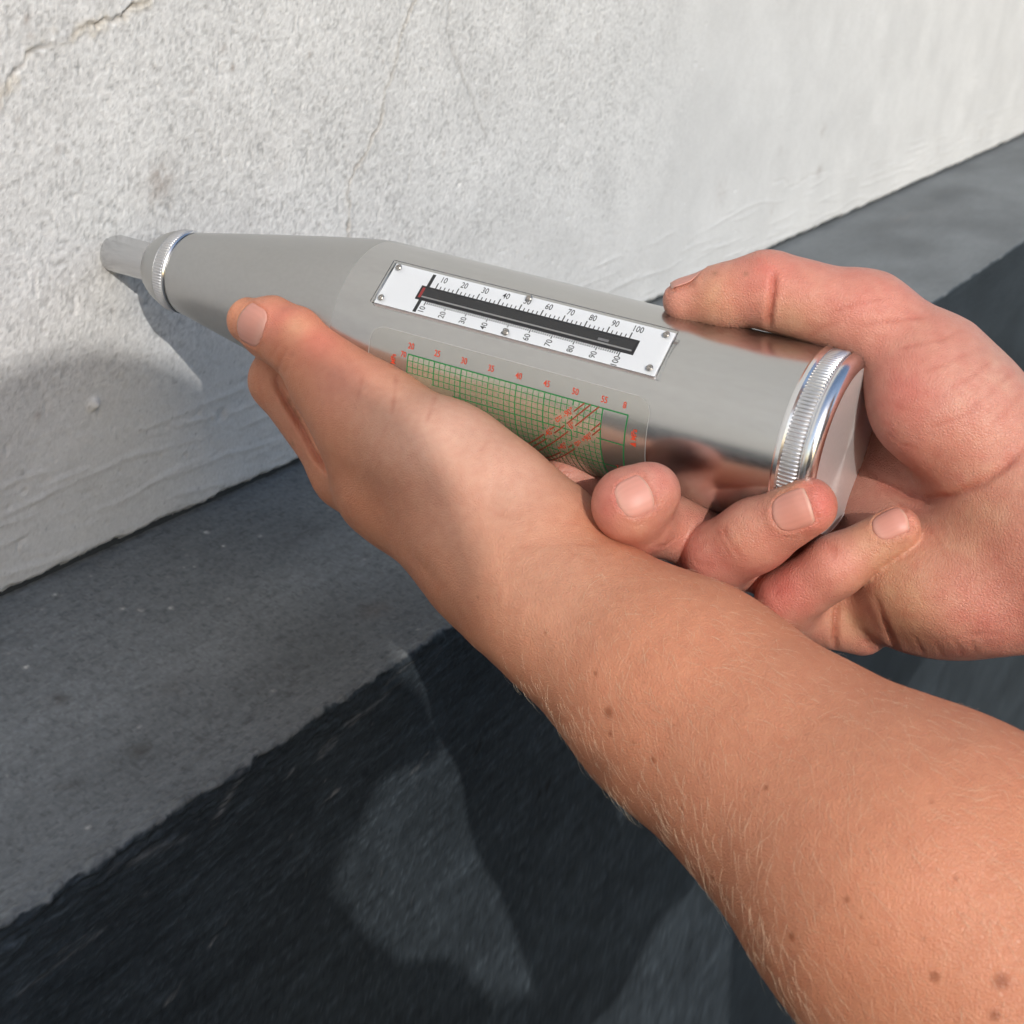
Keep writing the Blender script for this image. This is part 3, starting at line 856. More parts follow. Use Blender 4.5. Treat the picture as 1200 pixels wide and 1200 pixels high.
# fingers wrap under and behind the housing
left.finger([(A(412, 552, 566), A(328, 446, 580), 12, 10.3), (A(328, 446, 580), A(331, 408, 604), 10.2, 9.3), (A(331, 408, 604), A(372, 380, 622), 9.2, 8)], 5, 10, 1.0, 1)
left.finger([(A(455, 560, 580), A(400, 500, 612), 12, 10), (A(400, 500, 612), A(415, 430, 628), 10, 9), (A(415, 430, 628), A(450, 385, 622), 9, 8)], 5, 9, .8, 1)
left.finger([(A(520, 572, 585), A(490, 515, 612), 11.5, 9.8), (A(490, 515, 612), A(500, 450, 620), 9.6, 8.6), (A(500, 450, 620), A(525, 405, 608), 8.6, 7.5)], 5, 9, .8, 1)
left.finger([(A(590, 585, 580), A(580, 535, 596), 10.5, 9), (A(580, 535, 596), A(590, 475, 602), 8.6, 7.8), (A(590, 475, 602), A(608, 435, 592), 7.8, 7)], 5, 9, .8, 1)

# ---------------------------------------------------------------- right arm: the palm behind the tail cap, fingers folded below it
right = Flesh()
right.limb(A(1290, 640, 470), A(1480, 790, 440), 30, 34, 14)
right.limb(A(1480, 790, 440), A(1800, 1100, 380), 34, 44, 16)
right.pad(A(1230, 620, 476), (30, 26, 26), None, 16)
# metacarpals fan out behind the hammer
right.limb(A(1190, 560, 490), A(985, 470, 540), 18, 13, 12)
right.limb(A(1190, 590, 492), A(975, 545, 543), 18, 13.5, 12)
right.limb(A(1190, 620, 490), A(975, 620, 535), 18, 13.5, 12)
right.limb(A(1180, 660, 486), A(1000, 690, 520), 18, 13, 12)
# heel of the hand and the thumb muscle
right.pad(A(1120, 690, 484), (30, 20, 18), None, 12)
right.pad(A(1110, 477, 480), (24, 20, 20), None, 10)
right.pad(A(1075, 610, 512), (24, 18, 16), None, 12)
right.pad(A(1075, 706, 500), (26, 15, 15), None, 12)
right.limb(A(1010, 735, 512), A(968, 728, 508), 9, 8.2, 3)
right.limb(A(1190, 560, 477), A(1092, 432, 486), 19, 15.5, 10)
right.limb(A(1092, 432, 486), A(1016, 370, 492), 15, 12.4, 8)
right.finger([(A(1020, 374, 491), A(908, 342, 497), 12.4, 12), (A(896, 338, 498), A(850, 348, 502), 11.8, 10.3), (A(850, 348, 502), A(805, 353, 506), 10, 7.6)], 2.2, 8, .8, 1)
# index: straight under the tube, its tip showing below the chart
right.finger([(A(985, 470, 540), A(850, 585, 548), 12.5, 10.5), (A(850, 585, 548), A(735, 578, 540), 10.2, 9.4), (A(735, 578, 540), A(664, 560, 528), 9.2, 8.2)], 4, 8, .8, 1)
# middle: knuckle below the tube, tip turned back up against it
right.finger([(A(975, 545, 543), A(830, 622, 520), 12.5, 11.0), (A(830, 622, 520), A(752, 612, 494), 10.6, 10.4), (A(748, 604, 488), A(738, 590, 480), 10.6, 10.4), (A(738, 592, 481), A(762, 577, 480), 10.6, 9.0)], 4, 8, .8, 1)
# ring: folded back to the right across the cap
right.finger([(A(975, 620, 535), A(842, 656, 503), 12.5, 11.2), (A(843, 651, 495), A(885, 627, 485), 11.2, 10.5), (A(885, 627, 485), A(946, 594, 472), 10.5, 8.7)], 4, 8, .7, 1)
# little finger
right.finger([(A(1000, 690, 520), A(925, 712, 500), 11.5, 9.8), (A(922, 703, 494), A(978, 664, 485), 9.8, 8.8), (A(978, 664, 485), A(1051, 620, 478), 8.8, 7.0)], 4, 8, .7, 1)

HV = 0.75
def arm_mesh(flesh, lo, hi):
    v, f = flesh_mesh(flesh.ops, lo, hi, HV)
    return relax(v, f, 2, .5), f
allp = lambda fl: np.array([x for op in fl.ops for x in ([op[1], op[2]] if op[0] == 'limb' else [op[1]] if op[0] == 'pad' else [q for s in op[1] for q in s[:2]] if op[0] == 'finger' else [])])
pl = allp(left); prr = allp(right)
lv, lf = arm_mesh(left, pl.min(0) - 48, pl.max(0) + 48)
rv, rf = arm_mesh(right, prr.min(0) - 48, prr.max(0) + 48)
SV = np.concatenate([lv, rv]).astype(np.float64); SF = np.concatenate([lf, rf + len(lv)])
NL = len(lv)
SN = vertex_normals(SV, SF)
bvh = BVHTree.FromPolygons(SV.tolist(), SF.tolist())
def hit(px, py):
    h = bvh.ray_cast(Vector(CAM_POS), Vector(ray(px, py)).normalized())
    return (np.array(h[0]), np.array(h[1])) if h[0] is not None else None
side_of = np.zeros(len(SV), int); side_of[NL:] = 1

# ---- skin colour: a tan outside, paler and pinker palms, freckles; pale blobs also paint left-hand highlights
SC = np.empty((len(SV), 3), np.float32)
SC[:NL] = (0.605, 0.252, 0.142); SC[NL:] = (0.565, 0.245, 0.178)
lowfreq = vnoise3(SV / 22.0 + 5.0) * .6 + vnoise3(SV / 9.0 + 15.0) * .4
def tone(px, py, r, amt, rgb, which=None, hard=1):
    h = hit(px, py)
    if h is None: return
    d2 = ((SV - h[0]) ** 2).sum(1)
    w = np.exp(-(d2 / (r * r)) ** hard) * amt
    if which is not None: w = w * (side_of == which)
    w = np.clip(w, 0, 1)[:, None].astype(np.float32)
    SC[:] = SC * (1 - w) + np.array(rgb, np.float32) * w
PALE = (.68, .41, .31); PINK = (.63, .245, .19); RED = (.62, .155, .125); YEL = (.58, .335, .185); TAN = (.52, .245, .15)
for a in [(520, 500, 24, .8, PALE, 0), (590, 560, 18, .65, PALE, 0), (450, 470, 16, .55, (.56, .32, .23), 0), (560, 610, 20, .3, (.56, .30, .20), 0), (330, 372, 9, .55, RED, 0), (348, 383, 5, .55, (.60, .38, .22), 0), (375, 400, 9, .5, RED, 0), (300, 372, 8, .4, PINK, 0), (400, 440, 12, .45, PINK, 0), (320, 480, 12, .45, (.50, .23, .15), 0), (660, 700, 20, .35, (.52, .29, .19), 0), (620, 660, 22, .3, (.52, .30, .21), 0), (345, 520, 12, .35, (.52, .24, .16), 0),
          (1060, 455, 9, .55, RED, 1), (1090, 440, 18, .5, PINK, 1), (1040, 520, 12, .5, PINK, 1), (1170, 420, 16, .45, (.58, .34, .25), 1), (1150, 470, 16, .3, (.60, .33, .26), 1), (980, 340, 16, .55, PINK, 1), (1020, 360, 14, .4, PINK, 1), (890, 320, 9, .5, RED, 1), (875, 345, 7, .5, PINK, 1), (830, 350, 10, .55, YEL, 1), (800, 340, 6, .4, PINK, 1), (930, 380, 10, .4, YEL, 1),
          (1060, 700, 17, .75, YEL, 1), (1010, 620, 12, .5, YEL, 1), (1000, 730, 9, .5, YEL, 1), (1130, 690, 14, .5, PINK, 1), (1180, 720, 16, .5, PINK, 1), (1110, 640, 12, .4, (.56, .30, .19), 1), (1060, 745, 8, .4, YEL, 1), (1150, 600, 14, .3, YEL, 1),
          (965, 590, 7, .75, RED, 1), (945, 565, 5, .5, RED, 1), (870, 625, 9, .5, (.56, .29, .19), 1), (830, 665, 9, .45, PINK, 1), (925, 570, 6, .4, YEL, 1), (1062, 605, 6, .6, PINK, 1), (985, 660, 9, .5, PINK, 1), (915, 700, 11, .6, RED, 1), (960, 640, 7, .4, PINK, 1), (935, 735, 7, .4, (.5, .24, .15), 1),
          (775, 560, 7, .6, PINK, 1), (715, 585, 8, .45, RED, 1), (745, 620, 8, .4, (.52, .27, .17), 1), (655, 562, 9, .7, (.50, .17, .12), 1), (700, 575, 9, .5, (.50, .17, .12), 1)]:
    tone(*a)
SC *= (1 + 0.07 * lowfreq)[:, None].astype(np.float32)
mott = (vnoise3(SV / 3.2 + 33) * .5 + vnoise3(SV / 1.6 + 3) * .5).astype(np.float32)
SC *= (1 + mott[:, None] * np.array([.05, .10, .11], np.float32))
SC[NL:] *= (1 + (vnoise3(SV[NL:] / 4.5 + 71) * .5 + vnoise3(SV[NL:] / 2.4) * .4)[:, None].astype(np.float32) * np.array([.05, .19, .17], np.float32))
for px, py, r in [(713, 835, 1.5), (765, 891, .95), (715, 860, .7), (742, 870, .6), (698, 789, .65), (799, 947, .65), (898, 923, .7), (1092, 940, .55), (928, 1098, 1.05), (1095, 1145, 1.25), (1173, 1150, 1.8), (1165, 1190, 1.2), (992, 1054, .75), (835, 1029, .8), (1082, 1100, .5), (944, 861, .4), (640, 742, .5), (1010, 1075, .5), (890, 1010, .45), (790, 850, .4), (1120, 1030, .6), (560, 700, .45), (755, 800, .4)]:
    tone(px, py, r * 1.05, .78 if r > .6 else .6, (.29, .085, .034), 0, 2)
for px, py, r in [(338, 470, 1.6), (345, 482, 1.4), (350, 490, 1.1), (343, 520, 1.0), (838, 320, .9), (874, 321, .8)]:
    tone(px, py, r, .5, (.20, .11, .06))

# ---- creases and folds pressed into the skin
def crease(pix, w, depth, red=.3, bulge=.25, which=None):
    P = []
    for (a, b) in zip(pix[:-1], pix[1:]):
        n_ = max(2, int(math.hypot(b[0] - a[0], b[1] - a[1]) / 3))
        for t in np.linspace(0, 1, n_, endpoint=False): P.append((a[0] + (b[0] - a[0]) * t, a[1] + (b[1] - a[1]) * t))
    P.append(pix[-1])
    Q = [h[0] for h in (hit(*p_) for p_ in P) if h is not None]
    if len(Q) < 2: return
    Q = np.array(Q)
    near = np.nonzero(((SV > Q.min(0) - 5 * w) & (SV < Q.max(0) + 5 * w)).all(1))[0]
    if which is not None: near = near[side_of[near] == which]
    if not len(near): return
    X_ = SV[near]; best = np.full(len(near), 1e9); tt = np.zeros(len(near))
    for i, (a, b) in enumerate(zip(Q[:-1], Q[1:])):
        ba = b - a
        if np.linalg.norm(ba) > 6: continue
        t = np.clip((X_ - a) @ ba / (ba @ ba + 1e-9), 0, 1)
        d = np.linalg.norm(X_ - a - t[:, None] * ba, axis=1)
        m_ = d < best; best[m_] = d[m_]; tt[m_] = (i + t[m_]) / (len(Q) - 1)
    taper = np.clip(np.minimum(tt, 1 - tt) * 5 + .25, 0, 1)
    g = np.exp(-(best / w) ** 2) * taper; g2 = np.exp(-((best - 2.0 * w) / (1.2 * w)) ** 2) * taper
    wob = (.9 if depth > .9 else .65) + (.15 if depth > .9 else .5) * vnoise3(SV[near] / 3.0 + 21); g = g * wob; g2 = g2 * wob * .5
    depth = depth * (1.0 if depth > .7 else .75); w_red = red
    DISP[near] += -depth * g + bulge * depth * g2
    wr = np.clip(g * red, 0, 1)[:, None].astype(np.float32)
    SC[near] = SC[near] * (1 - wr) + SC[near] * np.array([.72, .46, .42], np.float32) * wr
DISP = np.zeros(len(SV))
R_, L_ = 1, 0
for c_ in [
    ([(907, 318), (905, 345), (902, 366), (900, 384)], 1.0, 1.5, .8, .3, R_),
    ([(960, 373), (985, 362), (1010, 354), (1048, 348)], .8, .22, .5, .3, R_),
    ([(1000, 384), (1030, 378), (1060, 374), (1086, 372)], .9, .32, .6, .3, R_),
    ([(945, 396), (965, 383), (985, 377)], .7, .2, .4, .3, R_),
    ([(1050, 411), (1080, 402), (1113, 396)], .8, .28, .6, .3, R_),
    ([(1064, 441), (1100, 430), (1136, 413)], .8, .22, .5, .3, R_),
    ([(1112, 458), (1140, 440), (1168, 418)], .8, .24, .5, .3, R_),
    ([(1135, 480), (1160, 462), (1190, 432)], .8, .2, .4, .3, R_),
    ([(1160, 500), (1180, 482), (1199, 460)], .8, .18, .4, .3, R_),
    ([(1100, 402), (1120, 390), (1135, 388)], .7, .18, .4, .3, R_),
    ([(1012, 545), (1022, 556), (1040, 569), (1060, 579), (1085, 585), (1113, 582), (1150, 566), (1175, 548), (1205, 520)], 1.3, 1.1, .6, .2, R_),
    ([(1032, 572), (1060, 596), (1085, 612), (1105, 618)], .7, .25, .4, .3, R_),
    ([(1045, 585), (1075, 600), (1100, 600)], .6, .2, .4, .3, R_),
    ([(1085, 615), (1100, 635), (1110, 660)], .7, .2, .3, .3, R_),
    ([(1025, 668), (1050, 655), (1070, 650)], .7, .2, .2, .3, R_),
    ([(981, 706), (980, 722), (979, 742), (978, 764)], 1.0, 1.8, .7, .25, R_),
    ([(1026, 700), (1032, 718), (1040, 738), (1052, 772)], 1.5, .9, .4, .3, R_),
    ([(1012, 748), (1020, 760), (1024, 770)], .8, .6, .4, .3, R_),
    ([(1070, 745), (1078, 758), (1082, 772)], .9, .35, .3, .3, R_),
    ([(1095, 750), (1100, 760), (1104, 770)], .8, .3, .3, .3, R_),
    ([(1115, 748), (1122, 757), (1126, 768)], .8, .3, .3, .3, R_),
    ([(1137, 750), (1141, 758), (1144, 766)], .8, .3, .3, .3, R_),
    ([(1090, 752), (1130, 745), (1180, 742)], 1.0, .3, .2, .3, R_),
    ([(975, 636), (978, 645), (982, 658)], .8, .35, .5, .3, R_),
    ([(968, 634), (973, 646), (976, 658)], .6, .22, .3, .3, R_),
    ([(846, 616), (852, 630), (868, 654)], .8, .32, .5, .3, R_),
    ([(840, 622), (848, 640), (858, 655)], .6, .18, .3, .3, R_),
    ([(795, 628), (780, 640), (768, 640)], .8, .6, .5, .3, R_),
    ([(640, 555), (655, 552), (672, 553)], .6, .4, .3, .3, R_),
    ([(322, 445), (326, 456), (334, 471), (345, 490), (355, 508), (366, 530), (384, 556)], 1.2, 2.0, .8, .25, L_),
    ([(336, 408), (329, 420), (325, 432), (324, 446)], .9, .55, .5, .3, L_),
    ([(345, 412), (338, 426), (334, 438)], .7, .25, .3, .3, L_),
    ([(328, 401), (321, 412), (316, 420)], .7, .25, .3, .3, L_),
    ([(426, 436), (422, 455), (414, 486)], .7, .2, .4, .3, L_),
    ([(464, 437), (463, 455), (459, 488)], .7, .24, .5, .3, L_),
    ([(512, 458), (508, 472), (499, 497)], .7, .22, .5, .3, L_),
    ([(574, 507), (570, 518), (562, 530)], .7, .2, .4, .3, L_),
    ([(646, 611), (662, 613), (682, 615)], .8, .18, .3, .3, L_),
    ([(600, 642), (640, 640), (668, 638), (704, 639)], .9, .16, .25, .3, L_),
    ([(560, 590), (585, 602), (610, 612)], .9, .12, .2, .3, L_),
    ([(300, 430), (305, 460), (316, 490)], .9, .25, .2, .3, L_)]:
    crease(*c_)

crease([(425, 572), (470, 584), (520, 586), (570, 580), (600, 588)], 9.0, 1.1, .12, .0, 0)
for c_ in [([(655, 640), (690, 655), (720, 660)], 1.2, .15, .15, .3, 0), ([(470, 640), (500, 668), (520, 700)], 3.0, .5, .05, .1, 0), ([(545, 655), (600, 700), (660, 760)], 3.5, -.45, .0, .0, 0), ([(600, 640), (660, 690), (730, 740)], 3.5, -.35, .0, .0, 0), ([(1035, 505), (1055, 520), (1075, 525)], .7, .2, .4, .3, 1), ([(1040, 470), (1060, 480), (1085, 480)], .7, .16, .4, .3, 1), ([(1090, 500), (1120, 492), (1150, 475)], .7, .2, .45, .3, 1), ([(905, 700), (915, 690), (925, 688)], .8, .3, .3, .3, 1), ([(895, 715), (910, 722), (925, 722)], .8, .25, .3, .3, 1), ([(812, 655), (822, 662), (835, 664)], .8, .25, .3, .3, 1), ([(820, 640), (828, 634), (838, 632)], .7, .2, .3, .3, 1)]:
    crease(*c_)
# ---- fingernails: curved plates set into the finger tips, with the skin rising round them
nail_col = []
NAILS = []
def nail(C, N, T, width, length, which, lift=.25):
    N = N / np.linalg.norm(N); T = T - N * (T @ N); T = T / np.linalg.norm(T); W = np.cross(N, T)
    gu, gv = 15, 13
    V = []; cols = []
    for j in range(gv):
        v = j / (gv - 1)
        # round at the root, gently curved at the free edge
        half = max(.04, 1 - max(0, (.5 - v) / .5) ** 2.7) ** .42 * (1 - max(0, (v - .86) / .14) ** 2 * .14)
        for i in range(gu):
            u = (i / (gu - 1)) * 2 - 1
            vv = v - .09 * (u * u) * max(0, (v - .6) / .4)
            P0 = C + W * (u * half * width / 2) + T * ((vv - .5) * length)
            h = bvh.ray_cast(Vector(P0 + N * 9), Vector(-N))
            Q = np.array(h[0]) if h[0] is not None else P0
            if (P0 - Q) @ N > 5: Q = P0 - N * 3
            V.append([u, v, vv, half, (Q - C) @ N])
    A_ = np.array(V).reshape(gv, gu, 5)
    hgt = A_[..., 4].copy()
    for _ in range(3):
        pad_ = np.pad(hgt, 1, mode='edge'); hgt = (pad_[:-2, 1:-1] + pad_[2:, 1:-1] + pad_[1:-1, :-2] + pad_[1:-1, 2:] + 4 * hgt) / 8
    out = []; bottom = []
    for j in range(gv):
        for i in range(gu):
            u, v, vv, half, _h = A_[j, i]
            rise = lift * (.25 + .75 * v) * (1 - .35 * u ** 4) + .05 - (.35 if v < .05 else 0) - .22 * u ** 6
            out.append(C + W * (u * half * width / 2) + T * ((vv - .5) * length) + N * (hgt[j, i] + rise))
            pale = np.clip((v - .92) / .06, 0, 1) * .45; lun = np.exp(-((v - .05) / .16) ** 2) * .5
            col = np.array([.60, .27, .21]) * (1 - pale) + np.array([.66, .50, .38]) * pale
            col = col * (1 - lun) + np.array([.62, .36, .29]) * lun
            cols.append(col * (1 + .05 * math.sin(u * 23) * (1 - pale)))
            bottom.append(out[-1] - N * .45)
    n0 = gv * gu
    F = []
    for j in range(gv - 1):
        for i in range(gu - 1):
            q = j * gu + i
            F.append((q, q + 1, q + gu + 1, q + gu)); F.append((n0 + q, n0 + q + gu, n0 + q + gu + 1, n0 + q + 1))
    ring = [i for i in range(gu)] + [j * gu + gu - 1 for j in range(1, gv)] + [(gv - 1) * gu + i for i in range(gu - 2, -1, -1)] + [j * gu for j in range(gv - 2, 0, -1)]
    for a, b in zip(ring, ring[1:] + ring[:1]): F.append((b, a, n0 + a, n0 + b))
    NAILS.append((np.array(out + bottom), F, np.array(cols + cols, np.float32)))
    # skin round the nail: pressed in below the plate, raised into a fold at its sides and root
    near = np.nonzero((np.abs((SV - C) @ N) < 7) & (np.linalg.norm(SV - C, axis=1) < width * 1.2) & (side_of == which) & (SN @ N > -.1))[0]
    q = SV[near] - C
    u = q @ W / (width / 2); v = q @ T / length + .5
    half = np.clip(1 - np.clip((.5 - v) / .5, 0, 1) ** 2.7, .04, 1) ** .42 * (1 - np.clip((v - .86) / .14, 0, 1) ** 2 * .14)
    du = (np.abs(u) - half) * width / 2
    dv = np.maximum(-v, v - 1) * length
    sd = np.maximum(du, dv)
    DISP[near] += -.40 * smooth(.5, -.4, sd) + .28 * np.exp(-((sd - .9) / .8) ** 2) * (v < .9) - .35 * np.exp(-((v - 1.04) * length / .5) ** 2) * (np.abs(u) < .9)
    rr = np.clip(np.exp(-((sd - .35) / .5) ** 2) * .35, 0, 1)[:, None].astype(np.float32)
    SC[near] = SC[near] * (1 - rr) + SC[near] * np.array([.7, .48, .42], np.float32) * rr
def nail_px(root, tip, width, length, which, tilt=(0, 0, 0), lift=.25):
    mid = ((root[0] + tip[0]) / 2, (root[1] + tip[1]) / 2)
    h = hit(*mid); ha = hit(*root); hb = hit(*tip)
    if h is None: return
    N = h[1] + np.asarray(tilt, float)
    T = hb[0] - ha[0] if ha is not None and hb is not None else np.array([0, 0, 1.0])
    nail(h[0], N, T, width, length, which, lift)
nail_px((309, 391), (273, 370), 13.4, 15.0, 0)
nail_px((902, 607), (949, 591), 11.2, 12.5, 1)
nail_px((1021, 621), (1062, 604), 8.6, 10.5, 1)
nail_px((729, 588), (757, 575), 11.5, 10.5, 1)
ht = A(815, 330, 500)
nail(A(812, 338, 505) - CAM_ROWS[1] * .5, -CAM_ROWS[1] * 1.0 + CAM_ROWS[2] * .55, A(781, 345, 507) - A(845, 331, 503), 12.0, 14.0, 1)

# ---- fine relief of the skin itself
fine = vnoise3(SV / 1.1) * .5 + vnoise3(SV / 2.3 + 9) * .5
DISP += .035 * fine
DISP += .12 * vnoise3(SV / 7.0 + 44) 
SVd = SV + SN * DISP[:, None]
m, n, l, p = material('skin')
att = n.new('ShaderNodeAttribute'); att.attribute_name = 'tint'
oc = obj_coords(n, l)
vo = n.new('ShaderNodeTexVoronoi'); vo.feature = 'DISTANCE_TO_EDGE'; vo.inputs['Scale'].default_value = 1100
l.new(oc, vo.inputs['Vector'])
n1 = noise_node(n, l, 1500, 4, oc); n2 = noise_node(n, l, 420, 4, oc)
warm = mix_rgb(n, l, ramp(n, l, n2.outputs[0], .35, .7, 0, .45), att.outputs[0], mix_rgb(n, l, 1.0, att.outputs[0], (.93, .84, .82), 'MULTIPLY'))
l.new(warm, p.inputs['Base Color'])
p.inputs['Subsurface Weight'].default_value = .22
p.inputs['Subsurface Radius'].default_value = (1.0, .35, .18)
p.inputs['Subsurface Scale'].default_value = .0028
l.new(ramp(n, l, n1.outputs[0], .3, .7, .36, .54), p.inputs['Roughness'])
p.inputs['Specular IOR Level'].default_value = .45
l.new(bump(n, l, n1.outputs[0], .6, .0003, bump(n, l, ramp(n, l, vo.outputs['Distance'], 0, .25), .5, .0002)), p.inputs['Normal'])
skin = m
skin_me = mesh_from('person', SVd, SF)
color_attr(skin_me, 'tint', SC)
person = link('person', skin_me, skin, label='person with bare forearms holding the silver test hammer in both hands', category='person')
m, n, l, p = material('nail')
att = n.new('ShaderNodeAttribute'); att.attribute_name = 'tint'
l.new(att.outputs[0], p.inputs['Base Color']); p.inputs['Roughness'].default_value = .46
p.inputs['Subsurface Weight'].default_value = .15; p.inputs['Subsurface Scale'].default_value = .002
p.inputs['Subsurface Radius'].default_value = (1.0, .4, .25)
nail_mat = m
for v_, f_, c_ in NAILS:
    me = mesh_from('fingernail', v_, f_)
    color_attr(me, 'tint', c_)
    link('fingernail', me, nail_mat, person)

# ---- fine hairs on the forearm
axis_l = A(1080, 1040, 402) - A(620, 690, 497); axis_l /= np.linalg.norm(axis_l)
q = (SV[:NL] - CAM_POS) @ CAM_ROWS.T
qx = q[:, 0] / q[:, 2] * FOCAL + 600; qy = q[:, 1] / q[:, 2] * FOCAL + 600
facing = ((CAM_POS - SV[:NL]) * SN[:NL]).sum(1) / np.linalg.norm(CAM_POS - SV[:NL], axis=1)
along = (qx - 560) * .8 + (qy - 640) * .6
dens = smooth(20, 260, along) * (facing > -.05) * (.35 + .65 * smooth(0, .5, facing)) * (qx < 1280) * (qy < 1280)
cand = np.nonzero(dens > rng.random(NL))[0]
pick = rng.choice(cand, 1700, replace=False)
HVt = []; HFc = []
for i in pick:
    b = SVd[i]; nn_ = SN[i]
    side = np.cross(nn_, axis_l); side /= np.linalg.norm(side) + 1e-9
    swirl = .9 * float(vnoise3((b / 26.0 + 3)[None])[0]) + .35 * rng.standard_normal()
    d = axis_l * math.cos(swirl - .5) + side * math.sin(swirl - .5)
    Lh = rng.uniform(2.5, 9.5) * (.6 + .4 * dens[i]); rad = rng.uniform(.022, .042)
    lift0 = rng.uniform(.25, .6)
    bend = side * rng.uniform(-.35, .35)
    o = len(HVt); S_ = 4
    for k in range(S_ + 1):
        t = k / S_
        c = b + d * Lh * t + nn_ * (lift0 * Lh * t * (1 - .55 * t)) + bend * Lh * t * t - nn_ * .1 * (k == 0)
        r_ = rad * (1 - .8 * t)
        e1 = np.cross(d, nn_); e1 /= np.linalg.norm(e1) + 1e-9
        for a in (0, 2.094, 4.189): HVt.append(c + (e1 * math.cos(a) + nn_ * math.sin(a)) * r_)
    for k in range(S_):
        for a in range(3):
            HFc.append((o + 3 * k + a, o + 3 * k + (a + 1) % 3, o + 3 * k + 3 + (a + 1) % 3, o + 3 * k + 3 + a))
hm = plain('arm_hair', (.88, .72, .52), .4)
link('arm_hair', mesh_from('arm_hair', np.array(HVt), np.array(HFc)), hm, person, kind='stuff')

# ================================================================== the rest of both people (they stand outside the frame and throw their shadows into it)
def coarse(flesh, h):
    P_ = allp(flesh)
    v, f = flesh_mesh(flesh.ops, P_.min(0) - 150, P_.max(0) + 150, h)
    return relax(v, f, 2, .5), f
def part(name, flesh, h, mat, parent):
    v, f = coarse(flesh, h)
    return link(name, mesh_from(name, v, f), mat, parent)
E1 = np.array([.72413793, .68965517, 0]); ZZ = np.array([0, 0, 1.0])
def cloth_mat(name, rgb, scale):
    m, n, l, p = material(name)
    t = noise_node(n, l, scale, 4, obj_coords(n, l))
    c = mix_rgb(n, l, ramp(n, l, t.outputs[0], .3, .7, 0, 1), [x * .85 for x in rgb], rgb)
    l.new(c, p.inputs['Base Color']); p.inputs['Roughness'].default_value = .9
    l.new(bump(n, l, t.outputs[0], .4, .002), p.inputs['Normal'])
    return m
denim = cloth_mat('denim', (.05, .07, .12), 400); jersey = cloth_mat('grey_jersey', (.16, .17, .18), 500)
cotton = cloth_mat('grey_cotton', (.07, .075, .085), 500); leather = cloth_mat('shoe_leather', (.05, .045, .04), 200)
hair_m = cloth_mat('brown_hair', (.09, .055, .03), 300)
def head_ops(fl, c, fwd):
    s = np.cross(fwd, ZZ); ax = np.stack([fwd, s, ZZ], 1)
    fl.pad(c + ZZ * 12, (98, 78, 86), ax, 20); fl.pad(c + fwd * 22 - ZZ * 45, (66, 58, 70), ax, 25)
    fl.limb(c + fwd * 98 + ZZ * 8, c + fwd * 112 - ZZ * 24, 8, 14, 12)                       # nose
    for q in (-1, 1):
        fl.pad(c + s * 78 * q - fwd * 4 - ZZ * 6, (17, 8, 30), ax, 6)                        # ears
        fl.limb(c + fwd * 90 + s * 18 * q + ZZ * 26, c + fwd * 78 + s * 50 * q + ZZ * 24, 9, 8, 10)   # brows
        fl.pad(c + fwd * 84 + s * 31 * q + ZZ * 7, (13, 15, 10), ax, 3)                      # eyes
    fl.limb(c + fwd * 94 + s * 20 - ZZ * 55, c + fwd * 94 - s * 20 - ZZ * 55, 7, 7, 8)        # mouth
    fl.limb(c - fwd * 18 - ZZ * 60, c - fwd * 38 - ZZ * 175, 56, 60, 25)                      # neck
def hair_ops(c, fwd):
    s = np.cross(fwd, ZZ); ax = np.stack([fwd, s, ZZ], 1)
    return Flesh().pad(c - fwd * 12 + ZZ * 22, (100, 84, 86), ax, 8).pad(c - fwd * 45 - ZZ * 20, (60, 76, 66), ax, 20)
def legs(fl, pelvis, side, fwd, cloth_r=1.0):
    for q in (-1, 1):
        hip = pelvis + side * 95 * q; knee = hip + fwd * 40 + ZZ * (GROUND_Z - hip[2]) * .5 + side * 20 * q
        ank = np.array([*(hip + side * 40 * q - fwd * 20)[:2], GROUND_Z + 70])
        fl.limb(hip, knee, 92, 62, 30).limb(knee, ank, 62, 50, 20)
def shoes(pelvis, side, fwd):
    fl = Flesh()
    for q in (-1, 1):
        a = np.array([*(pelvis + side * 135 * q - fwd * 40)[:2], GROUND_Z + 42])
        fl.limb(a, a + fwd * 190 - ZZ * 6 + side * 15 * q, 40, 36, 10)
    return fl

# ---- the person with the hammer: shoulders, head and clothes
fwd = np.array([-.93, -.36, 0]); fwd /= np.linalg.norm(fwd); sd_ = np.array([fwd[1], -fwd[0], 0])
sh_l = np.array([605., -80, 62]); sh_r = np.array([735., 205, 62]); pel = np.array([760., 90, GROUND_Z + 850])
head_c = np.array([600., -30, 216])
elb_l = np.array([449., -131, -138]); elb_r = np.array([560., 110, -110])
up = Flesh()
up.limb(elb_l, sh_l, 43, 50, 10)
up.limb(A(1480, 790, 440), elb_r, 33, 43, 10); up.limb(elb_r, sh_r, 43, 50, 10)
head_ops(up, head_c, fwd)
uv_, uf_ = coarse(up, 5.0)
bmv = np.concatenate([SVd, uv_]); bmf = np.concatenate([SF, uf_ + len(SVd)])
full = mesh_from('person', bmv, bmf)
color_attr(full, 'tint', np.concatenate([SC, np.tile(np.array([[.47, .25, .155]], np.float32), (len(uv_), 1))]))
full.materials.append(skin)
person.data = full
chest = (sh_l + sh_r) / 2 - ZZ * 90
ts = Flesh()
ts.limb(sh_l, sh_r, 62, 62, 30).limb(chest + sd_ * 70, pel + ZZ * 40 + sd_ * 55, 118, 100, 40).limb(chest - sd_ * 70, pel + ZZ * 40 - sd_ * 55, 118, 100, 40)
ts.limb(sh_l, sh_l * .45 + elb_l * .55, 64, 60, 20).limb(sh_r, sh_r * .45 + elb_r * .55, 64, 60, 20)
part('t_shirt', ts, 7, jersey, person)
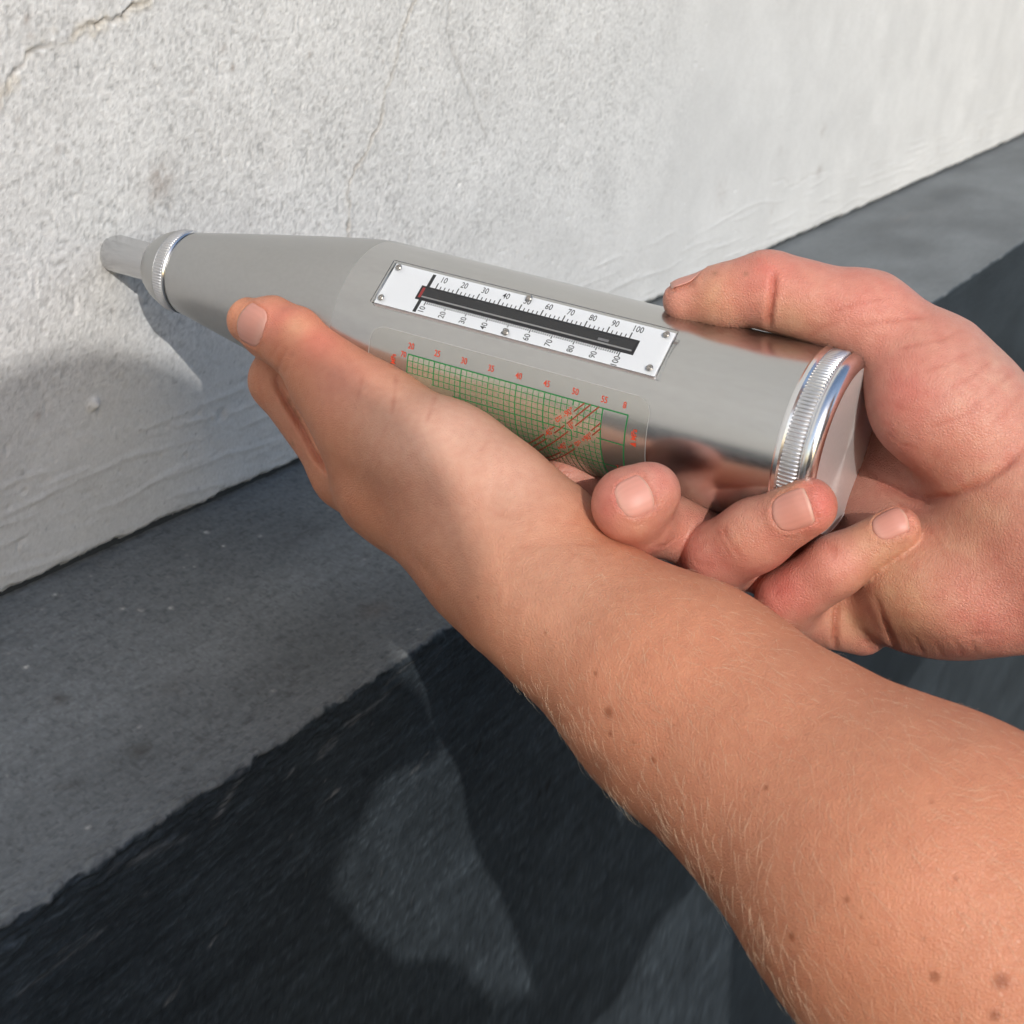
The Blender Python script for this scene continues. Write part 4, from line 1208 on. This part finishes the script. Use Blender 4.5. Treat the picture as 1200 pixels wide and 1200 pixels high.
jn = Flesh(); jn.limb(pel + sd_ * 50, pel - sd_ * 50, 118, 118, 20); legs(jn, pel - ZZ * 20, sd_, fwd)
part('jeans', jn, 8, denim, person)
part('shoe', shoes(pel, sd_, fwd), 6, leather, person)
part('hair', hair_ops(head_c, fwd), 5, hair_m, person)

# ---- the photographer behind the phone
pf = np.array([-.69, .725, 0]); pf /= np.linalg.norm(pf)
pc_ = np.array([573., -628, 322])
psl = pc_ - E1 * 175 - ZZ * 285 - pf * 20; psr = pc_ + E1 * 175 - ZZ * 285 - pf * 20
ppel = np.array([*(pc_ - pf * 110)[:2], GROUND_Z + 930])
CR, CD, CF = CAM_ROWS
hold_l = CAM_POS - CR * 30 + CD * 42 - CF * 12; hold_r = CAM_POS + CR * 56 + CD * 84 - CF * 12
pel_l = np.array([405., -735, -130]); pel_r = np.array([707., -416, -90])
ph = Flesh(); head_ops(ph, pc_, pf)
ph.pad(pc_ + pf * 5 - ZZ * 70, (62, 76, 62), np.stack([pf, np.cross(pf, ZZ), ZZ], 1), 20)
ph.limb(pc_ - pf * 25 - ZZ * 90, pc_ - pf * 38 - ZZ * 175, 64, 66, 25)
for hold, elb, q in ((hold_l, pel_l, 1), (hold_r, pel_r, -1)):
    wr_ = hold + (elb - hold) * .26 - CF * 22 
    ph.limb(wr_, elb, 27, 42, 10)
    kn = hold - CF * 26 - CD * 8
    ph.limb(wr_, kn, 24, 22, 12).pad(hold * .5 + wr_ * .5 - CF * 14, (26, 26, 26), None, 14)
    for k in range(4):
        b = kn + CD * (17 * k - 26)
        ph.finger([(b, b - CR * 8 * q + CF * 18, 9, 8.4), (b - CR * 8 * q + CF * 18, b + CR * 9 * q + CF * 26, 8.2, 7.4)], 3, 8, 1)
    ph.finger([(kn + CD * 22, kn - CD * 12 + CR * 14 * q - CF * 4, 11, 9.5), (kn - CD * 12 + CR * 14 * q - CF * 4, kn - CD * 34 + CR * 22 * q + CF * 6, 9.5, 7.8)], 3, 9, 1)
E2 = np.array([-.32995018, .34644769, .87812691]); SS = np.array(SUN)
ph.pad(E1 * 62 - E2 * 170 + SS * 616, (32, 15, 21), np.stack([E1, SS, E2], 1), 8)  # this pad and the finger below are added to shade the lit patch's top
ph.finger([(E1 * 46 - E2 * 184 + SS * 622, E1 * 68 - E2 * 176 + SS * 618, 13.5, 12.5), (E1 * 68 - E2 * 176 + SS * 618, E1 * 91 - E2 * 178 + SS * 606, 12, 10.5)], 3, 9, 1)
ph.limb(hold_r, E1 * 46 - E2 * 184 + SS * 622, 20, 15, 14)
pv_, pf_ = coarse(ph, 4.5)
pme = mesh_from('person', pv_, pf_)
color_attr(pme, 'tint', np.tile(np.array([[.47, .25, .16]], np.float32), (len(pv_), 1)))
photographer = link('person', pme, skin, label='person in a dark grey sweater taking a picture with a phone', category='person')
sw = Flesh(); pch = (psl + psr) / 2 - ZZ * 110
sw.limb(psl, psr, 60, 60, 40).limb(psl, pc_ - pf * 38 - ZZ * 200, 46, 52, 30).limb(psr, pc_ - pf * 38 - ZZ * 200, 46, 52, 30).limb(pch + E1 * 70, ppel + ZZ * 40 + E1 * 55, 122, 108, 40).limb(pch - E1 * 70, ppel + ZZ * 40 - E1 * 55, 122, 108, 40)
for a, b, hold in ((psl, pel_l, hold_l), (psr, pel_r, hold_r)):
    sw.limb(a, b, 66, 54, 20).limb(b, b + (hold - b) * .62, 52, 40, 14)
part('sweater', sw, 7, cotton, photographer)
jn = Flesh(); jn.limb(ppel + E1 * 50, ppel - E1 * 50, 118, 118, 20); legs(jn, ppel - ZZ * 20, E1, pf)
part('jeans', jn, 8, denim, photographer)
part('shoe', shoes(ppel, E1, pf), 6, leather, photographer)
bob = hair_ops(pc_, pf)
axb = np.stack([pf, np.cross(pf, ZZ), ZZ], 1)
bob.pad(pc_ - pf * 20 + ZZ * 8, (100, 94, 92), axb, 10).pad(pc_ - pf * 30 - ZZ * 40, (75, 92, 70), axb, 15)
zcut = pc_[2] - 74; pfc = pc_ + pf * 48
bob.carve(lambda P: P[:, 2] - zcut, 6)
bob.carve(lambda P: np.maximum(np.maximum(-((P - pfc) @ pf), np.abs((P - pfc) @ axb[:, 1]) - 62), P[:, 2] - pc_[2] - 62), 10)
part('hair', bob, 5, hair_m, photographer)
phone_m = plain('phone_body', (.03, .03, .035), .25)
def phone_frame(co): return Vector(CAM_POS + CR * co.x + CD * co.y - CF * co.z)
phone = link('phone', box_mesh('phone', (-20, -18, 6.0), (98, 56, 14.0), 3.0, 3, phone_frame), phone_m, None, label='black phone held up in front of the photographer', category='phone')
link('screen', box_mesh('screen', (-18, -16, 13.8), (96, 54, 14.2), .1, 1, phone_frame), plain('screen_glass', (.02, .02, .022), .08), phone)
link('lens_housing', box_mesh('lens_housing', (-12, -12, 4.6), (14, 14, 6.2), .8, 2, phone_frame), phone_m, phone)
